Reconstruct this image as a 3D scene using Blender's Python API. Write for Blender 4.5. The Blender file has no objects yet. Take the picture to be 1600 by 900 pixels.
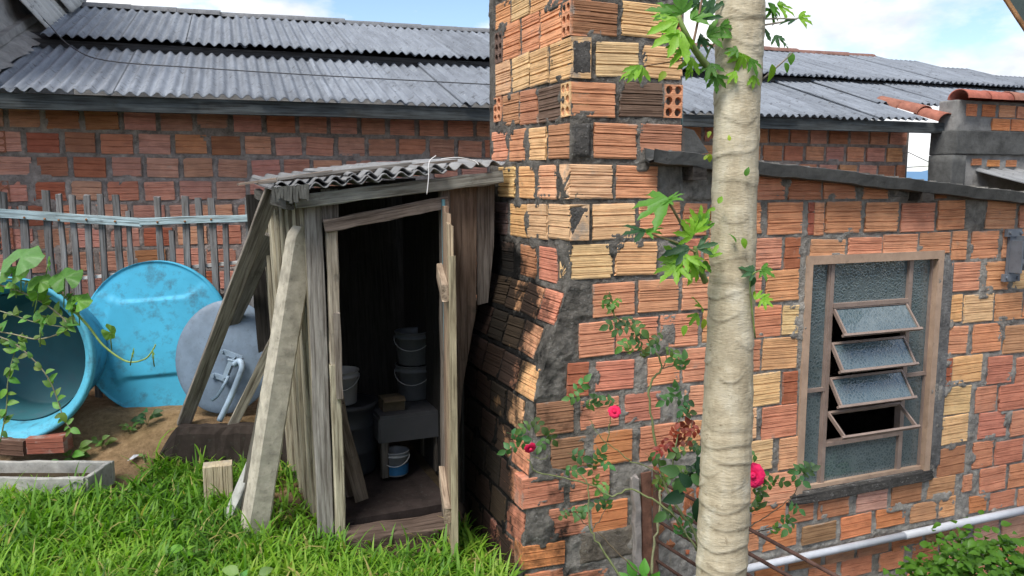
import bpy, bmesh, math, random
import numpy as np
from mathutils import Vector, Matrix, noise as mnoise

random.seed(7)
RNG = np.random.default_rng(11)
R = math.radians
scene = bpy.context.scene

# ---------------------------------------------------------------- camera
CAM_H = 1.6
PITCH = math.atan(162 / 1250.0)
cam_data = bpy.data.cameras.new("camera")
cam_data.sensor_width = 36.0
cam_data.lens = 1250 / 1600 * 36.0
cam_data.clip_start = 0.05
cam_data.clip_end = 20000
cam = bpy.data.objects.new("camera", cam_data)
scene.collection.objects.link(cam)
cam.location = (0, 0, CAM_H)
cam.rotation_euler = (math.pi / 2 - PITCH, 0, 0)
scene.camera = cam

# ---------------------------------------------------------------- sky, sun, exposure
SUN_ELEV, SUN_AZ = 58.0, 211.0          # azimuth clockwise from +Y (the viewing direction)
SUN_STRENGTH, SUN_ANGLE = 2.5, 24.0
SKY_STRENGTH = 0.10
EXPOSURE = 1.0
world = bpy.data.worlds.new("World")
scene.world = world
world.use_nodes = True
wn, wl = world.node_tree.nodes, world.node_tree.links
wn.clear()
w_out = wn.new("ShaderNodeOutputWorld")
w_bg = wn.new("ShaderNodeBackground")
w_sky = wn.new("ShaderNodeTexSky")
w_sky.sky_type = 'NISHITA'
w_sky.sun_disc = False
w_sky.sun_elevation = R(SUN_ELEV)
w_sky.sun_rotation = R(SUN_AZ)
w_sky.air_density = 1.0
w_sky.dust_density = 0.3
w_sky.ozone_density = 2.0
w_bg.inputs["Strength"].default_value = SKY_STRENGTH
w_tc = wn.new("ShaderNodeTexCoord")
w_map = wn.new("ShaderNodeMapping")
w_map.inputs["Scale"].default_value = (1.0, 1.0, 2.1)
w_map.inputs["Location"].default_value = (0.35, 0.1, 0.2)
w_n1 = wn.new("ShaderNodeTexNoise")
w_n1.inputs["Scale"].default_value = 2.7
w_n1.inputs["Detail"].default_value = 9
w_n1.inputs["Roughness"].default_value = 0.58
w_r1 = wn.new("ShaderNodeValToRGB")
w_r1.color_ramp.elements[0].position = 0.445
w_r1.color_ramp.elements[1].position = 0.54
w_n2 = wn.new("ShaderNodeTexNoise")
w_n2.inputs["Scale"].default_value = 6.5
w_n2.inputs["Detail"].default_value = 6
w_r2 = wn.new("ShaderNodeValToRGB")
w_r2.color_ramp.elements[0].position = 0.34
w_r2.color_ramp.elements[0].color = (3.2, 3.6, 4.4, 1)
w_r2.color_ramp.elements[1].position = 0.62
w_r2.color_ramp.elements[1].color = (7.0, 7.0, 7.0, 1)
w_mix = wn.new("ShaderNodeMix")
w_mix.data_type = 'RGBA'
wl.new(w_tc.outputs["Generated"], w_map.inputs["Vector"])
wl.new(w_map.outputs[0], w_n1.inputs["Vector"])
wl.new(w_map.outputs[0], w_n2.inputs["Vector"])
wl.new(w_n1.outputs["Fac"], w_r1.inputs["Fac"])
wl.new(w_n2.outputs["Fac"], w_r2.inputs["Fac"])
wl.new(w_r1.outputs["Color"], w_mix.inputs["Factor"])
wl.new(w_sky.outputs["Color"], w_mix.inputs["A"])
wl.new(w_r2.outputs["Color"], w_mix.inputs["B"])
wl.new(w_mix.outputs["Result"], w_bg.inputs["Color"])
wl.new(w_bg.outputs[0], w_out.inputs[0])

sun_data = bpy.data.lights.new("sun", 'SUN')
sun_data.energy = SUN_STRENGTH
sun_data.angle = R(SUN_ANGLE)
sun_data.color = (1.0, 0.96, 0.9)
sun = bpy.data.objects.new("sun", sun_data)
scene.collection.objects.link(sun)
to_sun = Vector((math.sin(R(SUN_AZ)) * math.cos(R(SUN_ELEV)), math.cos(R(SUN_AZ)) * math.cos(R(SUN_ELEV)), math.sin(R(SUN_ELEV))))
sun.rotation_euler = to_sun.to_track_quat('Z', 'Y').to_euler()
sun.location = to_sun * 30

scene.view_settings.view_transform = 'Standard'
scene.view_settings.look = 'None'
scene.view_settings.gamma = 1
scene.view_settings.use_curve_mapping = False
scene.view_settings.exposure = EXPOSURE
scene.cycles.max_bounces = 6
scene.cycles.transparent_max_bounces = 8
scene.cycles.use_adaptive_sampling = True
scene.cycles.adaptive_threshold = 0.03

# ---------------------------------------------------------------- frames of the place
ANG = R(22)
U = Vector((math.cos(ANG), math.sin(ANG), 0))       # along the front of the brick house
V = Vector((-math.sin(ANG), math.cos(ANG), 0))      # into the brick house
Z = Vector((0, 0, 1))
C0 = Vector((0.235, 3.291, 0))                      # chimney corner
PS = Vector((-0.849, 3.615, 0))                     # shed front left corner
ANGB = R(19)
UB = Vector((math.cos(ANGB), math.sin(ANGB), 0))    # along the long house behind
VB = Vector((-math.sin(ANGB), math.cos(ANGB), 0))
PB = Vector((-2.2, 5.546, 0))
def HP(u, d, z): return C0 + U * u - V * d + Z * z            # house front: d = proud of the wall
def SP(u, v, z): return PS + U * u + V * v + Z * z            # shed
def BP(u, v, z): return PB + UB * u + VB * v + Z * z          # house behind
def at(x, y, Y):                                              # a point of the place at distance Y
    cx, cy = (x - 800) / 1250.0, (450 - y) / 1250.0
    d = Vector((cx, math.cos(PITCH) + cy * math.sin(PITCH), -math.sin(PITCH) + cy * math.cos(PITCH)))
    return Vector((0, 0, CAM_H)) + d * (Y / d.y)

# ---------------------------------------------------------------- object helpers
WM = {}
def link(name, data, M=None, parent=None, color=None):
    o = bpy.data.objects.new(name, data)
    scene.collection.objects.link(o)
    M = M if M is not None else Matrix.Identity(4)
    WM[o.name] = M
    if parent is not None:
        o.parent = parent
        o.matrix_basis = WM[parent.name].inverted() @ M
    else:
        o.matrix_basis = M
    if color is not None:
        o.color = (color[0], color[1], color[2], 1)
    return o
def tag(o, label, cat, group=None):
    o["label"] = label
    o["category"] = cat
    if group: o["group"] = group
    return o
def thing(name, loc, label, cat, group=None):
    o = link(name, None, Matrix.Translation(Vector(loc)))
    o.empty_display_size = 0.1
    return tag(o, label, cat, group)
def structure(o):
    o["kind"] = "structure"
    return o
def stuff(o):
    o["kind"] = "stuff"
    return o
class MB:
    def __init__(s): s.v, s.f = [], []
    def add(s, vs, fs):
        n = len(s.v)
        s.v += [tuple(p) for p in vs]
        s.f += [tuple(i + n for i in f) for f in fs]
        return s
    def box(s, c, X, Y, Zv):
        c = Vector(c)
        vs = [c + X * a + Y * b + Zv * d for d in (-.5, .5) for b in (-.5, .5) for a in (-.5, .5)]
        return s.add(vs, [(0, 2, 3, 1), (4, 5, 7, 6), (0, 1, 5, 4), (2, 6, 7, 3), (0, 4, 6, 2), (1, 3, 7, 5)])
    def abox(s, x0, x1, y0, y1, z0, z1):
        return s.box(((x0 + x1) / 2, (y0 + y1) / 2, (z0 + z1) / 2), Vector((x1 - x0, 0, 0)), Vector((0, y1 - y0, 0)), Vector((0, 0, z1 - z0)))
    def tube(s, pts, rad, n=8, caps=True):
        pts = [Vector(p) for p in pts]
        rads = rad if isinstance(rad, (list, tuple)) else [rad] * len(pts)
        rings = []
        ref = None
        for i, p in enumerate(pts):
            t = (pts[min(i + 1, len(pts) - 1)] - pts[max(i - 1, 0)]).normalized()
            if ref is None:
                ref = t.orthogonal().normalized()
            ref = (ref - t * ref.dot(t))
            ref = ref.normalized() if ref.length > 1e-6 else t.orthogonal().normalized()
            b = t.cross(ref)
            rings.append([p + (ref * math.cos(2 * math.pi * k / n) + b * math.sin(2 * math.pi * k / n)) * rads[i] for k in range(n)])
        vs = [q for r in rings for q in r]
        fs = []
        for i in range(len(pts) - 1):
            for k in range(n):
                fs.append((i * n + k, i * n + (k + 1) % n, (i + 1) * n + (k + 1) % n, (i + 1) * n + k))
        if caps:
            fs.append(tuple(range(n - 1, -1, -1)))
            fs.append(tuple((len(pts) - 1) * n + k for k in range(n)))
        return s.add(vs, fs)
    def lathe(s, prof, n=32, M=None, close=False):
        M = M or Matrix.Identity(4)
        vs = [M @ Vector((r * math.cos(2 * math.pi * k / n), r * math.sin(2 * math.pi * k / n), z)) for r, z in prof for k in range(n)]
        fs = [(i * n + k, i * n + (k + 1) % n, (i + 1) * n + (k + 1) % n, (i + 1) * n + k) for i in range(len(prof) - 1) for k in range(n)]
        return s.add(vs, fs)
    def mesh(s, name, mat=None, smooth=False):
        me = bpy.data.meshes.new(name)
        me.from_pydata(s.v, [], s.f)
        me.update()
        if mat: me.materials.append(mat)
        if smooth:
            me.polygons.foreach_set("use_smooth", [True] * len(me.polygons))
        return me
    def build(s, name, mat, parent=None, smooth=False, color=None, M=None):
        return link(name, s.mesh(name, mat, smooth), M, parent, color)
def fix_normals(me):
    bm = bmesh.new(); bm.from_mesh(me)
    bmesh.ops.recalc_face_normals(bm, faces=bm.faces)
    bm.to_mesh(me); bm.free()
    return me
def basis(o, X, Y, Zv):
    return Matrix(((X.x, Y.x, Zv.x, o.x), (X.y, Y.y, Zv.y, o.y), (X.z, Y.z, Zv.z, o.z), (0, 0, 0, 1)))
def beam(name, p0, p1, w, t, mat, parent=None, side=None, seg=6, jit=0.002, color=None, w1=None, rough_end=0.0):
    """a board or bar running p0 -> p1 along its own X, w across (local Y), t thick (local Z)"""
    p0, p1 = Vector(p0), Vector(p1)
    X = (p1 - p0); Ln = X.length; X.normalize()
    s = Vector(side) if side is not None else (Z.cross(X) if abs(X.z) < 0.95 else Vector((1, 0, 0)))
    Y = (s - X * s.dot(X)).normalized()
    Zv = X.cross(Y)
    mb = MB(); rings = []
    ch = min(w, t) * 0.12
    for i in range(seg + 1):
        a = i / seg
        ww = (w + ((w1 if w1 is not None else w) - w) * a) / 2
        tt = t / 2
        ox = a * Ln
        bend = random.uniform(-jit, jit)
        pts = [(-ww + ch, -tt), (ww - ch, -tt), (ww, -tt + ch), (ww, tt - ch), (ww - ch, tt), (-ww + ch, tt), (-ww, tt - ch), (-ww, -tt + ch)]
        ring = []
        for (b, c) in pts:
            e = random.uniform(-rough_end, rough_end) if i in (0, seg) else 0
            ring.append((ox + e, b + bend + random.uniform(-jit, jit) * .5, c + random.uniform(-jit, jit) * .5))
        rings.append(ring)
    vs = [q for r in rings for q in r]
    fs = [(i * 8 + k, i * 8 + (k + 1) % 8, (i + 1) * 8 + (k + 1) % 8, (i + 1) * 8 + k) for i in range(seg) for k in range(8)]
    fs += [tuple(range(7, -1, -1)), tuple(seg * 8 + k for k in range(8))]
    mb.add(vs, fs)
    return mb.build(name, mat, parent, False, color, basis(p0, X, Y, Zv))
def curve_pts(pts, n=5):
    """smooth polyline through pts"""
    P = [Vector(p) for p in pts]
    out = []
    for i in range(len(P) - 1):
        a = P[max(i - 1, 0)]; b = P[i]; c = P[i + 1]; d = P[min(i + 2, len(P) - 1)]
        for k in range(n):
            t = k / n
            out.append(0.5 * ((2 * b) + (c - a) * t + (2 * a - 5 * b + 4 * c - d) * t * t + (3 * b - a - 3 * c + d) * t ** 3))
    out.append(P[-1])
    return out
def hash2(ix, iy, seed):
    h = (ix.astype(np.int64) * 374761393 + iy.astype(np.int64) * 668265263 + seed * 1442695041) & 0xFFFFFFFF
    h = ((h ^ (h >> 13)) * 1274126177) & 0xFFFFFFFF
    return ((h ^ (h >> 16)) & 0xFFFF) / 65535.0
def vnoise(x, y, sc, seed=0):
    x = np.asarray(x) * sc; y = np.asarray(y) * sc
    ix, iy = np.floor(x), np.floor(y)
    fx, fy = x - ix, y - iy
    fx = fx * fx * (3 - 2 * fx); fy = fy * fy * (3 - 2 * fy)
    a = hash2(ix, iy, seed); b = hash2(ix + 1, iy, seed); c = hash2(ix, iy + 1, seed); d = hash2(ix + 1, iy + 1, seed)
    return (a + (b - a) * fx) * (1 - fy) + (c + (d - c) * fx) * fy
def fbm(x, y, sc, seed=0, octv=3):
    t = 0; amp = 0.5; tot = 0
    for k in range(octv):
        t = t + amp * vnoise(x, y, sc * 2 ** k, seed + k * 17); tot += amp; amp *= 0.55
    return t / tot
def grid_faces(nr, nc, keep=None):
    i, j = np.meshgrid(np.arange(nr - 1), np.arange(nc - 1), indexing='ij')
    a = (i * nc + j).ravel()
    f = np.stack([a, a + 1, a + nc + 1, a + nc], 1)
    if keep is not None: f = f[keep.ravel()]
    return f
def np_mesh(name, verts, faces, mat, smooth=True):
    me = bpy.data.meshes.new(name)
    faces = np.asarray(faces, dtype=np.int32)
    k = faces.shape[1]
    me.vertices.add(len(verts)); me.vertices.foreach_set("co", np.asarray(verts, dtype=np.float32).ravel())
    me.loops.add(faces.size); me.loops.foreach_set("vertex_index", faces.ravel())
    me.polygons.add(len(faces))
    me.polygons.foreach_set("loop_start", np.arange(0, faces.size, k, dtype=np.int32))
    me.polygons.foreach_set("loop_total", np.full(len(faces), k, dtype=np.int32))
    me.update(calc_edges=True)
    if smooth: me.polygons.foreach_set("use_smooth", np.ones(len(faces), dtype=bool))
    if mat: me.materials.append(mat)
    return me

# ---------------------------------------------------------------- materials
class Mat:
    def __init__(s, name, rough=0.8, spec=0.3):
        s.m = bpy.data.materials.new(name); s.m.use_nodes = True
        s.n, s.l = s.m.node_tree.nodes, s.m.node_tree.links
        s.p = s.n["Principled BSDF"]
        s.p.inputs["Roughness"].default_value = rough
        s.p.inputs["Specular IOR Level"].default_value = spec
        s.tc = s.n.new("ShaderNodeTexCoord"); s.geo = s.n.new("ShaderNodeNewGeometry"); s.oi = s.n.new("ShaderNodeObjectInfo")
    def map(s, src, sc=(1, 1, 1), rand=False):
        mp = s.n.new("ShaderNodeMapping"); mp.inputs["Scale"].default_value = sc
        s.l.new(src, mp.inputs["Vector"])
        if rand:
            vm = s.n.new("ShaderNodeVectorMath"); vm.operation = 'SCALE'
            vm.inputs[0].default_value = (31.7, 17.3, 23.9)
            s.l.new(s.oi.outputs["Random"], vm.inputs["Scale"]); s.l.new(vm.outputs[0], mp.inputs["Location"])
        return mp.outputs[0]
    def noise(s, vec, scale, detail=4, rough=0.55):
        t = s.n.new("ShaderNodeTexNoise")
        t.inputs["Scale"].default_value = scale; t.inputs["Detail"].default_value = detail; t.inputs["Roughness"].default_value = rough
        s.l.new(vec, t.inputs["Vector"]); return t.outputs["Fac"]
    def voro(s, vec, scale, feature='F1'):
        t = s.n.new("ShaderNodeTexVoronoi"); t.feature = feature; t.inputs["Scale"].default_value = scale
        s.l.new(vec, t.inputs["Vector"]); return t.outputs["Distance"]
    def ramp(s, fac, stops):
        r = s.n.new("ShaderNodeValToRGB"); e = r.color_ramp.elements
        while len(e) < len(stops): e.new(0.5)
        for k, (p, c) in enumerate(stops):
            e[k].position = p
            e[k].color = (c, c, c, 1) if isinstance(c, (int, float)) else (c[0], c[1], c[2], 1)
        s.l.new(fac, r.inputs["Fac"]); return r.outputs["Color"]
    def mix(s, fac, a, b, mode='MIX'):
        m = s.n.new("ShaderNodeMix"); m.data_type = 'RGBA'; m.blend_type = mode
        for k, val in (("Factor", fac), ("A", a), ("B", b)):
            if isinstance(val, (int, float)) and k == "Factor": m.inputs[k].default_value = val
            elif isinstance(val, (tuple, list)): m.inputs[k].default_value = (val[0], val[1], val[2], 1)
            elif isinstance(val, (int, float)): m.inputs[k].default_value = (val, val, val, 1)
            else: s.l.new(val, m.inputs[k])
        return m.outputs["Result"]
    def math(s, op, a, b=0.0, clamp=False):
        m = s.n.new("ShaderNodeMath"); m.operation = op; m.use_clamp = clamp
        for k, val in enumerate((a, b)):
            if isinstance(val, (int, float)): m.inputs[k].default_value = val
            else: s.l.new(val, m.inputs[k])
        return m.outputs[0]
    def dot(s, vec, d):
        m = s.n.new("ShaderNodeVectorMath"); m.operation = 'DOT_PRODUCT'; m.inputs[1].default_value = tuple(d)
        s.l.new(vec, m.inputs[0]); return m.outputs["Value"]
    def color(s, c):
        if isinstance(c, (tuple, list)): s.p.inputs["Base Color"].default_value = (c[0], c[1], c[2], 1)
        else: s.l.new(c, s.p.inputs["Base Color"])
    def rough(s, r): s.l.new(r, s.p.inputs["Roughness"])
    def bump(s, h, strength=0.4, dist=0.01):
        b = s.n.new("ShaderNodeBump"); b.inputs["Strength"].default_value = strength; b.inputs["Distance"].default_value = dist
        s.l.new(h, b.inputs["Height"]); s.l.new(b.outputs[0], s.p.inputs["Normal"])

def mold_mask(m):
    """black algae on the sheltered side of the chimney: grows down and back from a ragged edge"""
    s_ = m.math('SUBTRACT', m.dot(m.geo.outputs["Position"], V), C0.dot(V))
    sep = m.n.new("ShaderNodeSeparateXYZ"); m.l.new(m.geo.outputs["Position"], sep.inputs[0]); z = sep.outputs["Z"]
    u_ = m.math('SUBTRACT', m.dot(m.geo.outputs["Position"], U), C0.dot(U))
    a = m.math('MULTIPLY', m.math('MINIMUM', s_, 0.6), 2.5)
    b = m.math('MULTIPLY', m.math('SUBTRACT', 1.25, z), 0.32)
    c = m.math('MULTIPLY', m.math('MAXIMUM', m.math('SUBTRACT', z, 1.12), 0.0), -4.2)
    d = m.math('MULTIPLY', m.math('MAXIMUM', m.math('SUBTRACT', u_, 0.0), 0.0), -1.6)
    n = m.math('MULTIPLY', m.math('SUBTRACT', m.noise(m.geo.outputs["Position"], 5.5, 5, 0.68), 0.5), 3.4)
    e = m.math('MULTIPLY', m.math('MAXIMUM', m.math('SUBTRACT', s_, 1.0), 0.0), -30.0)
    t = m.math('ADD', m.math('ADD', m.math('ADD', a, b), e), m.math('ADD', m.math('ADD', c, d), n))
    return m.math('MULTIPLY', m.math('SUBTRACT', t, 0.20), 1.5, True)

def mat_brick():
    m = Mat("brick_clay", 0.88, 0.2)
    ob = m.map(m.tc.outputs["Object"], (1, 1, 1), True)
    P = m.geo.outputs["Position"]
    blot = m.noise(ob, 2.2, 3, 0.6)
    c = m.mix(m.ramp(blot, [(0.35, 0.0), (0.7, 1.0)]), m.mix(1.0, m.oi.outputs["Color"], (0.84, 0.80, 0.77), 'MULTIPLY'), m.mix(1.0, m.oi.outputs["Color"], (1.12, 1.1, 1.05), 'MULTIPLY'))
    comb = m.noise(m.map(m.tc.outputs["Object"], (1.2, 0.6, 42), True), 1.0, 3, 0.6)
    c = m.mix(m.ramp(comb, [(0.33, 0.85), (0.45, 0.0)]), c, m.mix(1.0, c, (0.42, 0.32, 0.28), 'MULTIPLY'))
    dirt = m.noise(P, 26, 4, 0.7)
    c = m.mix(m.ramp(dirt, [(0.64, 0.0), (0.77, 0.55)]), c, (0.12, 0.10, 0.085))
    dust = m.noise(P, 13, 4, 0.65)
    c = m.mix(m.ramp(dust, [(0.64, 0.0), (0.80, 0.5)]), c, (0.45, 0.39, 0.33))
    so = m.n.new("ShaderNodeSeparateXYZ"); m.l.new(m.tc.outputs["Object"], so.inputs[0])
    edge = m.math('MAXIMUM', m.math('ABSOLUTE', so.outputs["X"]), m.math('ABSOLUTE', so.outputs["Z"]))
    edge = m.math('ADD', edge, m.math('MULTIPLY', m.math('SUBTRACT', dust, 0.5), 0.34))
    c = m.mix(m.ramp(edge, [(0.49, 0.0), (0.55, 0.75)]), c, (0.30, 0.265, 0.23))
    c = m.mix(m.math('MULTIPLY', mold_mask(m), 0.965), c, (0.010, 0.010, 0.009))
    m.color(c)
    h = m.math('ADD', m.math('MULTIPLY', comb, 1.0), m.math('MULTIPLY', dirt, 0.6))
    m.bump(h, 0.75, 0.006)
    return m.m
def mat_mortar():
    m = Mat("mortar", 0.95, 0.1)
    P = m.geo.outputs["Position"]
    n = m.noise(P, 18, 4, 0.7)
    big = m.noise(P, 2.6, 4)
    c = m.mix(m.ramp(n, [(0.3, 0.0), (0.72, 1.0)]), m.mix(1.0, m.oi.outputs["Color"], (0.5, 0.5, 0.5), 'MULTIPLY'), m.mix(1.0, m.oi.outputs["Color"], (1.35, 1.33, 1.3), 'MULTIPLY'))
    c = m.mix(m.ramp(big, [(0.45, 0.0), (0.7, 0.55)]), c, m.mix(1.0, c, (0.55, 0.52, 0.5), 'MULTIPLY'))
    # sooty dark joints high on the chimney, paler cement away from it
    sp_ = m.n.new("ShaderNodeSeparateXYZ"); m.l.new(P, sp_.inputs[0])
    uw = m.math('SUBTRACT', m.dot(P, U), C0.dot(U)); sw = m.math('SUBTRACT', m.dot(P, V), C0.dot(V))
    k1 = m.math('MULTIPLY', m.math('SUBTRACT', 0.60, m.math('ADD', uw, m.math('MULTIPLY', m.math('SUBTRACT', big, 0.5), 0.9))), 2.6, True)
    k2 = m.math('ADD', m.math('MULTIPLY', m.math('SUBTRACT', sp_.outputs["Z"], 0.5), 1.2, True), m.math('MULTIPLY', m.math('SUBTRACT', 0.12, uw), 3.0, True), True)
    k3 = m.math('MULTIPLY', m.math('SUBTRACT', 1.4, sw), 8.0, True)
    soot = m.math('MULTIPLY', m.math('MULTIPLY', k1, k2), k3)
    c = m.mix(m.math('MULTIPLY', soot, 0.8), c, m.mix(1.0, c, (0.36, 0.355, 0.35), 'MULTIPLY'))
    speck = m.noise(P, 70, 3)
    c = m.mix(m.ramp(speck, [(0.62, 0.0), (0.75, 0.6)]), c, (0.42, 0.41, 0.38))
    c = m.mix(m.math('MULTIPLY', mold_mask(m), 0.985), c, (0.008, 0.008, 0.008))
    m.color(c)
    m.bump(m.noise(P, 85, 5, 0.75), 1.0, 0.016)
    return m.m
def mat_plaster(name, col, sc=6, dark=0.5):
    m = Mat(name, 0.92, 0.15)
    P = m.geo.outputs["Position"]
    n = m.noise(P, sc, 8, 0.68)
    c = m.mix(m.ramp(n, [(0.32, 0.0), (0.68, 1.0)]), tuple(x * dark for x in col), col)
    c = m.mix(m.ramp(m.noise(P, sc * 3.3, 5, 0.7), [(0.58, 0.0), (0.75, 0.7)]), c, tuple(x * 0.3 for x in col))
    m.color(c); m.bump(m.noise(P, sc * 9, 6, 0.7), 0.6, 0.008)
    return m.m
def mat_wood():
    m = Mat("weathered_wood", 0.85, 0.2)
    ob = m.map(m.tc.outputs["Object"], (1.5, 14, 14), True)
    g = m.noise(ob, 3.0, 8, 0.65)
    fine = m.noise(m.map(m.tc.outputs["Object"], (3, 90, 90), True), 1.0, 4, 0.6)
    col = m.oi.outputs["Color"]
    c = m.mix(m.ramp(g, [(0.3, 0.0), (0.68, 1.0)]), m.mix(1.0, col, (0.48, 0.44, 0.40), 'MULTIPLY'), m.mix(1.0, col, (1.25, 1.24, 1.2), 'MULTIPLY'))
    c = m.mix(m.ramp(fine, [(0.36, 0.75), (0.5, 0.0)]), c, m.mix(1.0, c, (0.3, 0.27, 0.25), 'MULTIPLY'))
    st = m.noise(m.geo.outputs["Position"], 7, 6, 0.7)
    c = m.mix(m.ramp(st, [(0.58, 0.0), (0.72, 0.7)]), c, (0.045, 0.042, 0.036))
    m.color(c); m.bump(m.math('ADD', g, fine), 0.6, 0.006)
    return m.m
def mat_tint(name, rough=0.5, spec=0.4, sc=9, lo=0.7, hi=1.12, metallic=0.0, grime=0.45, grime_col=(0.06, 0.055, 0.05), bump=0.15, g0=0.56):
    m = Mat(name, rough, spec)
    P = m.map(m.tc.outputs["Object"], (1, 1, 1), True)
    n = m.noise(P, sc, 6, 0.62); col = m.oi.outputs["Color"]
    c = m.mix(m.ramp(n, [(0.3, 0.0), (0.7, 1.0)]), m.mix(1.0, col, (lo, lo, lo), 'MULTIPLY'), m.mix(1.0, col, (hi, hi, hi), 'MULTIPLY'))
    g = m.noise(P, sc * 2.7, 7, 0.72)
    c = m.mix(m.ramp(g, [(g0, 0.0), (g0 + 0.2, grime)]), c, grime_col)
    m.color(c); m.p.inputs["Metallic"].default_value = metallic
    m.rough(m.ramp(g, [(0.3, rough), (0.8, min(1, rough + 0.3))]))
    m.bump(g, bump, 0.004)
    return m.m
def mat_leaf():
    m = Mat("leaf", 0.45, 0.35)
    n = m.noise(m.map(m.tc.outputs["Object"], (1, 1, 1), True), 18, 4)
    col = m.oi.outputs["Color"]
    rnd = m.ramp(m.oi.outputs["Random"], [(0.0, (0.72, 0.75, 0.7)), (1.0, (1.25, 1.2, 1.15))])
    c = m.mix(1.0, col, rnd, 'MULTIPLY')
    c = m.mix(m.ramp(n, [(0.35, 0.35), (0.7, 0.0)]), c, m.mix(1.0, c, (0.5, 0.55, 0.5), 'MULTIPLY'))
    m.color(c)
    tr = m.n.new("ShaderNodeBsdfTranslucent"); m.l.new(m.mix(1.0, c, (1.3, 1.5, 0.7), 'MULTIPLY'), tr.inputs["Color"])
    ms = m.n.new("ShaderNodeMixShader"); ms.inputs[0].default_value = 0.42
    out = [x for x in m.n if x.type == 'OUTPUT_MATERIAL'][0]
    m.l.new(m.p.outputs[0], ms.inputs[1]); m.l.new(tr.outputs[0], ms.inputs[2]); m.l.new(ms.outputs[0], out.inputs[0])
    m.bump(n, 0.3, 0.004)
    return m.m
def mat_grass():
    m = Mat("grass_blade", 0.5, 0.3)
    at_ = m.n.new("ShaderNodeAttribute"); at_.attribute_name = "tint"
    c = m.ramp(at_.outputs["Fac"], [(0.0, (0.030, 0.085, 0.010)), (0.40, (0.10, 0.235, 0.020)), (0.85, (0.22, 0.38, 0.035)), (1.0, (0.38, 0.33, 0.12))])
    m.color(c)
    tr = m.n.new("ShaderNodeBsdfTranslucent"); m.l.new(m.mix(1.0, c, (1.3, 1.5, 0.6), 'MULTIPLY'), tr.inputs["Color"])
    ms = m.n.new("ShaderNodeMixShader"); ms.inputs[0].default_value = 0.4
    out = [x for x in m.n if x.type == 'OUTPUT_MATERIAL'][0]
    m.l.new(m.p.outputs[0], ms.inputs[1]); m.l.new(tr.outputs[0], ms.inputs[2]); m.l.new(ms.outputs[0], out.inputs[0])
    return m.m
def mat_glass():
    """hammered figured glass: obscured, glossy, dimpled"""
    m = Mat("figured_glass", 0.12, 0.8)
    P = m.map(m.tc.outputs["Object"], (1, 1, 1))
    vo = m.voro(P, 62, 'DISTANCE_TO_EDGE')
    d = m.noise(m.geo.outputs["Position"], 5, 5, 0.7)
    c = m.mix(m.ramp(d, [(0.42, 0.0), (0.75, 0.55)]), (0.045, 0.075, 0.082), (0.13, 0.165, 0.175))
    c = m.mix(m.ramp(vo, [(0.05, 0.5), (0.25, 0.0)]), c, (0.15, 0.19, 0.20))
    m.color(c)
    m.bump(m.ramp(vo, [(0.0, 0.0), (0.35, 1.0)]), 0.35, 0.003)
    m.p.inputs["Coat Weight"].default_value = 1.0
    return m.m
def mat_fiber():
    m = Mat("fibre_cement", 0.8, 0.25)
    P = m.geo.outputs["Position"]; col = m.oi.outputs["Color"]
    st = m.noise(m.map(m.tc.outputs["Object"], (7, 0.9, 7), True), 2.2, 8, 0.7)
    c = m.mix(m.ramp(st, [(0.3, 0.0), (0.68, 1.0)]), m.mix(1.0, col, (0.68, 0.68, 0.69), 'MULTIPLY'), m.mix(1.0, col, (1.18, 1.18, 1.18), 'MULTIPLY'))
    mo = m.noise(P, 16, 7, 0.75)
    c = m.mix(m.ramp(mo, [(0.56, 0.0), (0.68, 0.85)]), c, (0.03, 0.03, 0.03))
    c = m.mix(m.ramp(m.noise(P, 40, 4), [(0.66, 0.0), (0.76, 0.6)]), c, (0.5, 0.5, 0.48))
    m.color(c); m.bump(m.math('ADD', mo, m.noise(P, 90, 4)), 0.4, 0.006)
    return m.m
def mat_trunk():
    m = Mat("papaya_bark", 0.75, 0.25)
    P = m.tc.outputs["Object"]
    n = m.noise(m.map(P, (1, 1, 0.45)), 14, 7, 0.65)
    c = m.ramp(n, [(0.28, (0.29, 0.235, 0.15)), (0.5, (0.44, 0.375, 0.26)), (0.72, (0.56, 0.51, 0.39))])
    a = m.n.new("ShaderNodeAttribute"); a.attribute_name = "scar"
    c = m.mix(m.math('MULTIPLY', a.outputs["Fac"], m.ramp(m.noise(P, 30, 5), [(0.3, 0.2), (0.7, 1.0)])), c, (0.60, 0.53, 0.39))
    g_ = m.n.new("ShaderNodeAttribute"); g_.attribute_name = "groove"
    c = m.mix(m.math('MULTIPLY', g_.outputs["Fac"], m.ramp(m.noise(P, 22, 4), [(0.35, 0.25), (0.65, 0.95)])), c, (0.13, 0.095, 0.05))
    mo = m.noise(m.map(P, (1, 1, 1.6)), 24, 5, 0.75)
    c = m.mix(m.ramp(mo, [(0.60, 0.0), (0.70, 0.75)]), c, (0.16, 0.12, 0.065))
    li = m.noise(P, 6, 5, 0.7)
    c = m.mix(m.ramp(li, [(0.55, 0.0), (0.68, 0.45)]), c, (0.60, 0.57, 0.47))
    m.color(c); m.bump(m.math('ADD', n, m.noise(m.map(P, (1, 1, 3)), 60, 4)), 0.45, 0.005)
    return m.m
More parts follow.
